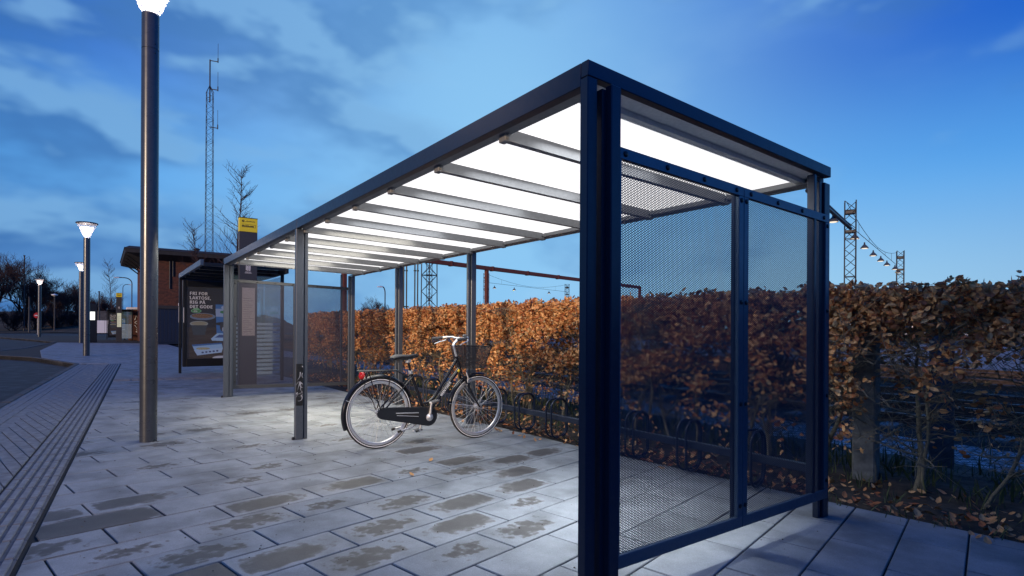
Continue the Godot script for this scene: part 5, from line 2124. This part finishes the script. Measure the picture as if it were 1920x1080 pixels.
	solo("lamp_arm", mb.mesh(), mats.black_steel, "thick dark arm reaching from the tall lattice mast behind the shelter", "arm")
	# a row of houses across the railway
	var walls := [Color(0.13, 0.055, 0.040), Color(0.16, 0.085, 0.060), Color(0.11, 0.05, 0.045), Color(0.15, 0.07, 0.05)]
	var hl := ["red brick house across the railway nearest the shelter's right edge", "brown brick house across the railway, second from the shelter", "dark brick house across the railway, third from the shelter", "brick house across the railway at the picture's right edge"]
	for i in 4:
		var c := Vector3(84.0 + i * 6.6, -0.2, -32.5 + i * 5.2)
		o2 = thing("house", hl[i], "house", c, -0.95, "brick houses across the railway")
		mb = MB.new()
		mb.prism(Transform3D(Basis(), Vector3(0, 0, -7)), PackedVector2Array([Vector2(-4.0, 0), Vector2(4.0, 0), Vector2(4.0, 3.4), Vector2(0, 5.3), Vector2(-4.0, 3.4)]), 0, 7)
		part("wall", mb.mesh(), worn("house_wall_%d" % i, walls[i], 0.85, 0.0, TEX.dirt, 0.4), o2)
		mb = MB.new()
		for s in [-1.0, 1.0]:
			var q := [Vector3(s * 4.3, 3.28, -7.2), Vector3(s * 4.3, 3.28, 0.25), Vector3(0, 5.45, 0.25), Vector3(0, 5.45, -7.2)]
			mb.quad(q[0], q[1], q[2], q[3])
			mb.quad(q[0] + Vector3(0, -0.12, 0), q[1] + Vector3(0, -0.12, 0), q[2] + Vector3(0, -0.12, 0), q[3] + Vector3(0, -0.12, 0))
			mb.quad(q[1], q[2], q[2] + Vector3(0, -0.12, 0), q[1] + Vector3(0, -0.12, 0))
		part("roof", mb.mesh(), mats.roof_felt, o2)
		for r in 2:
			for k in (3 if r == 0 else 2):
				var x := -2.5 + k * 2.5 if r == 0 else -1.1 + k * 2.2
				var y := 0.8 + r * 2.1
				mb = MB.new()
				for q in [[-0.55, 0, -0.45, 1.4], [0.45, 0, 0.55, 1.4], [-0.45, 0, 0.45, 0.1], [-0.45, 1.3, 0.45, 1.4], [-0.04, 0.1, 0.04, 1.3]]:
					mb.box(Transform3D(), Vector3(x + q[0], y + q[1], 0.005), Vector3(x + q[2], y + q[3], 0.06))
				mb.box(Transform3D(), Vector3(x - 0.62, y - 0.08, 0.0), Vector3(x + 0.62, y - 0.005, 0.14))
				var wd := part("window", mb.mesh(), mats.white_paint, o2)
				mb = MB.new()
				mb.box(Transform3D(), Vector3(x - 0.46, y + 0.08, 0.004), Vector3(x + 0.46, y + 1.32, 0.03))
				part("pane", mb.mesh(), mats.dark_glass, wd)


# ---------------------------------------------------------------- bare trees
func grow(mb: MB, at: Vector3, dir: Vector3, len_: float, r: float, level: int, spread: float, up: float, kids: int) -> void:
	var pts := wander(mb, at, dir, len_, r, r * 0.55, 4 if level > 2 else 3, 0.20, 6 if level > 3 else 3, up)
	if level <= 0:
		return
	for k in kids:
		var i := 1 + rng.randi() % (pts.size() - 1)
		if k == 0:
			i = pts.size() - 1
		var side := Vector3(rng.randf_range(-1, 1), rng.randf_range(-0.4, 1), rng.randf_range(-1, 1)).normalized()
		var d := (dir.lerp(side, spread) + Vector3(0, 0.20, 0)).normalized()
		grow(mb, pts[i], d, len_ * rng.randf_range(0.62, 0.82), maxf(r * 0.58, 0.017), level - 1, spread, up, kids)


func bare_tree(called: String, label: String, at: Vector3, tall: float, levels: int, spread: float, kids: int, group := "") -> Node3D:
	var o := thing(called, label, "tree", at, 0.0, group)
	var mb := MB.new()
	var trunk := wander(mb, Vector3(0, -0.2, 0), Vector3.UP, tall * 0.24, tall * 0.026, tall * 0.018, 4, 0.07, 8)
	part("trunk", mb.mesh(), mats.bark_dark, o)
	mb = MB.new()
	for k in kids + 1:
		var a := TAU * k / (kids + 1) + rng.randf()
		var d := Vector3(cos(a), rng.randf_range(0.5, 1.5), sin(a)).normalized()
		grow(mb, trunk[trunk.size() - 1 - (k % 3)], d, tall * rng.randf_range(0.23, 0.29), tall * 0.013, levels, spread, 0.07, kids)
	part("crown", mb.mesh(), mats.bark_dark, o)
	return o


func sapling(label: String, at: Vector3, tall: float) -> Node3D:
	var o := thing("young_tree", label, "tree", at, 0.0, "slim young street trees without leaves")
	var mb := MB.new()
	var pts := wander(mb, Vector3(0, -0.1, 0), Vector3.UP, tall, tall * 0.0085, 0.008, 14, 0.035, 7)
	part("trunk", mb.mesh(), mats.bark_dark, o)
	mb = MB.new()
	for i in range(4, pts.size() - 1):
		for k in 6:
			var a := rng.randf() * TAU
			var d := Vector3(cos(a), rng.randf_range(0.5, 1.0), sin(a)).normalized()
			var ll := tall * 0.17 * (1.15 - float(i) / pts.size()) + 0.25
			var p := wander(mb, pts[i] + Vector3(0, rng.randf() * tall / 15.0, 0), d, ll * rng.randf_range(0.7, 1.3), 0.015, 0.005, 5, 0.12, 4, 0.08)
			for t in range(1, p.size()):
				for w in 2:
					if rng.randf() < 0.95:
						var b := rng.randf() * TAU
						wander(mb, p[t], (d + Vector3(cos(b), rng.randf_range(0, 0.6), sin(b))).normalized(), ll * rng.randf_range(0.2, 0.42), 0.007, 0.004, 3, 0.15, 3, 0.05)
	part("crown", mb.mesh(), mats.bark_dark, o)
	return o


func far_trees() -> void:
	var g := "large bare trees beyond the bus bays"
	var a := bare_tree("bare_tree", "largest spreading bare tree at the left edge of the picture", W(-15.2, 117, 0.4), 12.6, 5, 0.62, 4, g)
	var b := bare_tree("bare_tree_small", "round bare tree with reddish twigs left of the second street lamp", W(-7.5, 138, 0.5), 10.6, 5, 0.70, 4, g)
	copy(a, "bare_tree", "dark bare tree behind the far thin pole, second from the left", g, W(-12.2, 124, 0.4), 1.9, 0.98)
	copy(a, "bare_tree", "bare tree behind the farthest street lamp", g, W(-10.3, 132, 0.4), 4.0, 0.84)
	copy(b, "bare_tree", "bare tree close behind the second and third street lamps", g, W(-5.0, 150, 0.4), 2.2, 0.92)
	copy(b, "bare_tree", "low bare tree right of the street lamps, behind the information column", g, W(-2.3, 146, 0.3), 0.9, 0.84)
	copy(b, "bare_tree", "bare tree behind the far yellow topped sign", g, W(-0.4, 150, 0.3), 3.3, 0.70)
	copy(a, "bare_tree", "bare tree cut by the left edge of the picture", g, W(-19.5, 120, 0.4), 3.1, 0.95)
	var bw := ["low bush at the foot of the bare trees, leftmost of the thicket", "low bush at the foot of the bare trees, second from the left", "low bush below the bare trees beside the farthest street lamp", "low bush on the bank right of the farthest street lamp", "low bush on the bank just left of the second street lamp", "low bush on the bank behind the information column"]
	for i in 6:
		copy(b if i % 2 else a, "bush", bw[i], "low bushes on the bank", W([-16.5, -13.2, -10.6, -8.2, -5.6, -3.4][i], [116.0, 119.0, 121.0, 123.0, 126.0, 128.0][i], -0.9), i * 1.3, [0.5, 0.55, 0.45, 0.55, 0.5, 0.45][i]).set_meta("category", "bush")
	var c := copy(b, "bare_tree", "small dense round bare tree above the hedge, seen through the shelter's far bay", "", W(28.4, 69.5, -0.2), 1.2, 0.58)
	c.remove_meta("group")
	sapling("slim young bare tree rising behind the nearer bus stop sign", W(2.83, 24.95), 8.4)
	sapling("low young bare tree beside the foot of the radio mast", W(2.75, 32.3), 6.6)
	sapling("small young bare tree behind the far yellow topped sign", W(-0.74, 72.5), 8.1)
	# bank and wall behind the bus bays
	var mb := MB.new()
	var f := FastNoiseLite.new()
	f.seed = 9
	f.frequency = 0.05
	var hg := func(v: float, u: float) -> float:
		return smooth(108.0, 150.0, u + v * 0.4) * (3.9 + f.get_noise_2d(v, u) * 0.9) + f.get_noise_2d(v * 3.0, u * 3.0) * 0.12
	for i in 46:
		for k in 34:
			var v := -90.0 + i * 2.6
			var u := 104.0 + k * 3.0
			var p := []
			for q in [[0, 0], [1, 0], [1, 1], [0, 1]]:
				var vv: float = v + q[0] * 2.6
				var uu: float = u + q[1] * 3.0
				p.append(W(vv, uu, hg.call(vv, uu) - 0.05))
			mb.quad(p[0], p[1], p[2], p[3])
	setting("grass_bank", mb.mesh(), mats.bank)
	mb = MB.new()
	mb.box(TR(W(-1.0, 110.8, -0.2), 0.1), Vector3(-1.6, 0, -0.2), Vector3(5.0, 3.75, 0.2), 0.02)
	solo("noise_wall", mb.mesh(), worn("grey_wall", Color(0.13, 0.13, 0.13), 0.9, 0.0, TEX.mottle, 0.3), "long grey wall in front of the bare trees left of the far bus shelter", "wall")


# ---------------------------------------------------------------- small things
func small_things() -> void:
	# radio mast behind the round building
	var o := thing("radio_mast", "tall slender lattice radio mast with three side aerials behind the brick building", "radio mast", W(8.03, 68.5, 0))
	var mb := MB.new()
	lattice(mb, 0.80, 27.6, 0.62, 0.026, 0.80)
	part("lattice", mb.mesh(), mats.mast_steel, o)
	mb = MB.new()
	mb.tube([Vector3(0, 26.6, 0), Vector3(0, 31.4, 0)], 0.07, 8)
	for k in 4:
		mb.tube([Vector3([-1, 1, 1, -1][k] * 0.35, 27.6, [-1, -1, 1, 1][k] * 0.35), Vector3(0, 28.5, 0)], 0.04, 5)
	part("pole", mb.mesh(), mats.mast_steel, o)
	for y in [31.3, 28.1, 23.8]:
		mb = MB.new()
		mb.tube([Vector3(0, y, 0), Vector3(0.72, y - 0.15, 0.55)], 0.05, 6)
		mb.tube([Vector3(0.72, y - 0.25, 0.55), Vector3(0.72, y + 0.25, 0.55)], 0.06, 6)
		mb.tube([Vector3(0.72, y + 0.25, 0.55), Vector3(0.72, y + 1.9, 0.55)], 0.022, 5)
		part("aerial", mb.mesh(), mats.mast_steel, o)
	# thin poles in the distance
	for q in [[-11.8, 118.0, 12.3, "tall thin dark pole among the bare trees at the left"], [-10.1, 104.5, 5.0, "thin pale pole in front of the bank at the left"], [-1.95, 99.0, 6.0, "dark pole between the information column and the far bus shelter"]]:
		mb = MB.new()
		mb.tube([W(q[0], q[1], 0), W(q[0], q[1], q[2])], [0.12, 0.08], 8)
		mb.lathe(TR(W(q[0], q[1], q[2])), [Vector2(0.09, 0), Vector2(0.14, 0.05), Vector2(0.14, 0.14), Vector2(0, 0.2)], 10)
		solo("pole", mb.mesh(), mats.mast_steel, q[3], "pole", "thin poles in the distance")
	o = thing("road_lamp", "pale road lamp with a short cross arm in front of the bank", "road lamp", W(-7.5, 108.8, 0.2))
	mb = MB.new()
	mb.tube([Vector3(0, 0, 0), Vector3(0, 5.3, 0)], [0.10, 0.07], 8)
	part("pole", mb.mesh(), mats.mast_steel, o)
	mb = MB.new()
	mb.lathe(Transform3D(Basis(), Vector3(0, 5.3, 0)), [Vector2(0.06, 0), Vector2(0.42, 0.22), Vector2(0.42, 0.30), Vector2(0.0, 0.45)], 14)
	part("lamp_head", mb.mesh(), mats.white_paint, o)
	for q in [[1.43, 83.4, 7.3, "curved road lamp rising behind the far bus shelter, the taller one"], [1.73, 133.0, 9.5, "curved road lamp farther away, beside the taller curved lamp"], [23.1, 54.6, 5.7, "curved road lamp above the round bare tree seen through the shelter"]]:
		o = thing("curved_road_lamp", q[3], "road lamp", W(q[0], q[1], 0), 0.0, "road lamps with curved arms")
		mb = MB.new()
		var h: float = q[2]
		var far: float = -1.6 if q[0] < 5 else -0.6
		if q[1] > 100:
			far = 1.2
		var pts := [Vector3(0, 0, 0), Vector3(0, h * 0.55, 0), Vector3(0, h - 0.7, 0)]
		for k in 6:
			var a := PI * 0.5 * (k + 1) / 6.0
			pts.append(Vector3(far * 0.5 * (1.0 - cos(a)), h - 0.7 + 0.7 * sin(a), 0))
		pts.append(Vector3(far, h + 0.02, 0))
		mb.tube(pts, 0.06, 7)
		part("pole", mb.mesh(), mats.mast_steel, o)
		mb = MB.new()
		mb.box(TR(Vector3(far, h - 0.02, 0)), Vector3(-0.28, -0.06, -0.12), Vector3(0.28, 0.05, 0.12), 0.03)
		part("lamp_head", mb.mesh(), mats.white_paint, o)
	# no entry sign
	o = thing("no_entry_sign", "small red round road sign with a white bar beside the farthest street lamp", "road sign", W(-7.41, 80.0, 0.0))
	mb = MB.new()
	mb.tube([Vector3(0, 0, 0), Vector3(0, 2.4, 0)], 0.04, 8)
	part("pole", mb.mesh(), mats.white_paint, o)
	mb = MB.new()
	mb.lathe(Transform3D(Basis(Vector3.RIGHT, PI / 2), Vector3(-0.05, 2.15, 0.05)), [Vector2(0, -0.01), Vector2(0.32, -0.01), Vector2(0.32, 0.01), Vector2(0, 0.01)], 24)
	var disc := part("disc", mb.mesh(), mat("sign_red", Color(0.45, 0.02, 0.02), 0.5), o)
	mb = MB.new()
	mb.box(Transform3D(), Vector3(-0.27, 2.10, 0.062), Vector3(0.17, 2.20, 0.066))
	part("bar", mb.mesh(), mats.white_paint, disc)
	# pale hoarding beyond the column
	o = thing("pale_hoarding", "pale blue white hoarding low behind the information column", "hoarding", W(-1.8, 85.8, 0.1), 0.0)
	for k in 3:
		mb = MB.new()
		mb.box(Transform3D(), Vector3(-1.5 + k * 1.0, 0.1, -0.03), Vector3(-0.53 + k * 1.0, 1.7, 0.03), 0.01)
		part("panel", mb.mesh(), mats.white_paint, o)
	# grit and crumbs on the slabs
	var xf := []
	var cols := []
	for i in 420:
		var u := rng.randf_range(-0.6, 9.0)
		var v := rng.randf_range(-1.8, 2.3)
		var sc := rng.randf_range(0.4, 1.0)
		xf.append(Transform3D(spin().scaled(Vector3(sc, sc * 0.6, sc * 0.8)), W(v, u, 0.003)))
		cols.append(Color(0.05, 0.04, 0.03).lerp(Color(0.35, 0.33, 0.30), rng.randf() * rng.randf()))
	var gb := MB.new()
	gb.box(Transform3D(), Vector3(-0.006, -0.004, -0.005), Vector3(0.006, 0.004, 0.005), 0.0025)
	var gmat := mat("grit", Color.WHITE, 0.9)
	gmat.vertex_color_use_as_albedo = true
	tag(scatter(self, "grit", gb.mesh(), gmat, xf, cols), "tiny crumbs of grit and dirt scattered over the slabs", "grit")
	# two leaves blown onto the slabs
	var lm := mat("lone_leaf", Color(0.50, 0.24, 0.07), 0.6)
	for i in 2:
		var m := solo("fallen_leaf", leaf_mesh(0.06, 0.038, 0.014), lm, ["single yellowish leaf lying on the slabs in front of the bicycle", "single yellowish leaf lying on the slabs nearer than the other one"][i], "leaf", "single leaves on the slabs")
		m.position = W([0.73, 0.38][i], [2.73, 2.35][i], 0.006)
		m.rotation = Vector3(0.1, 0.7 + i, 0.1)
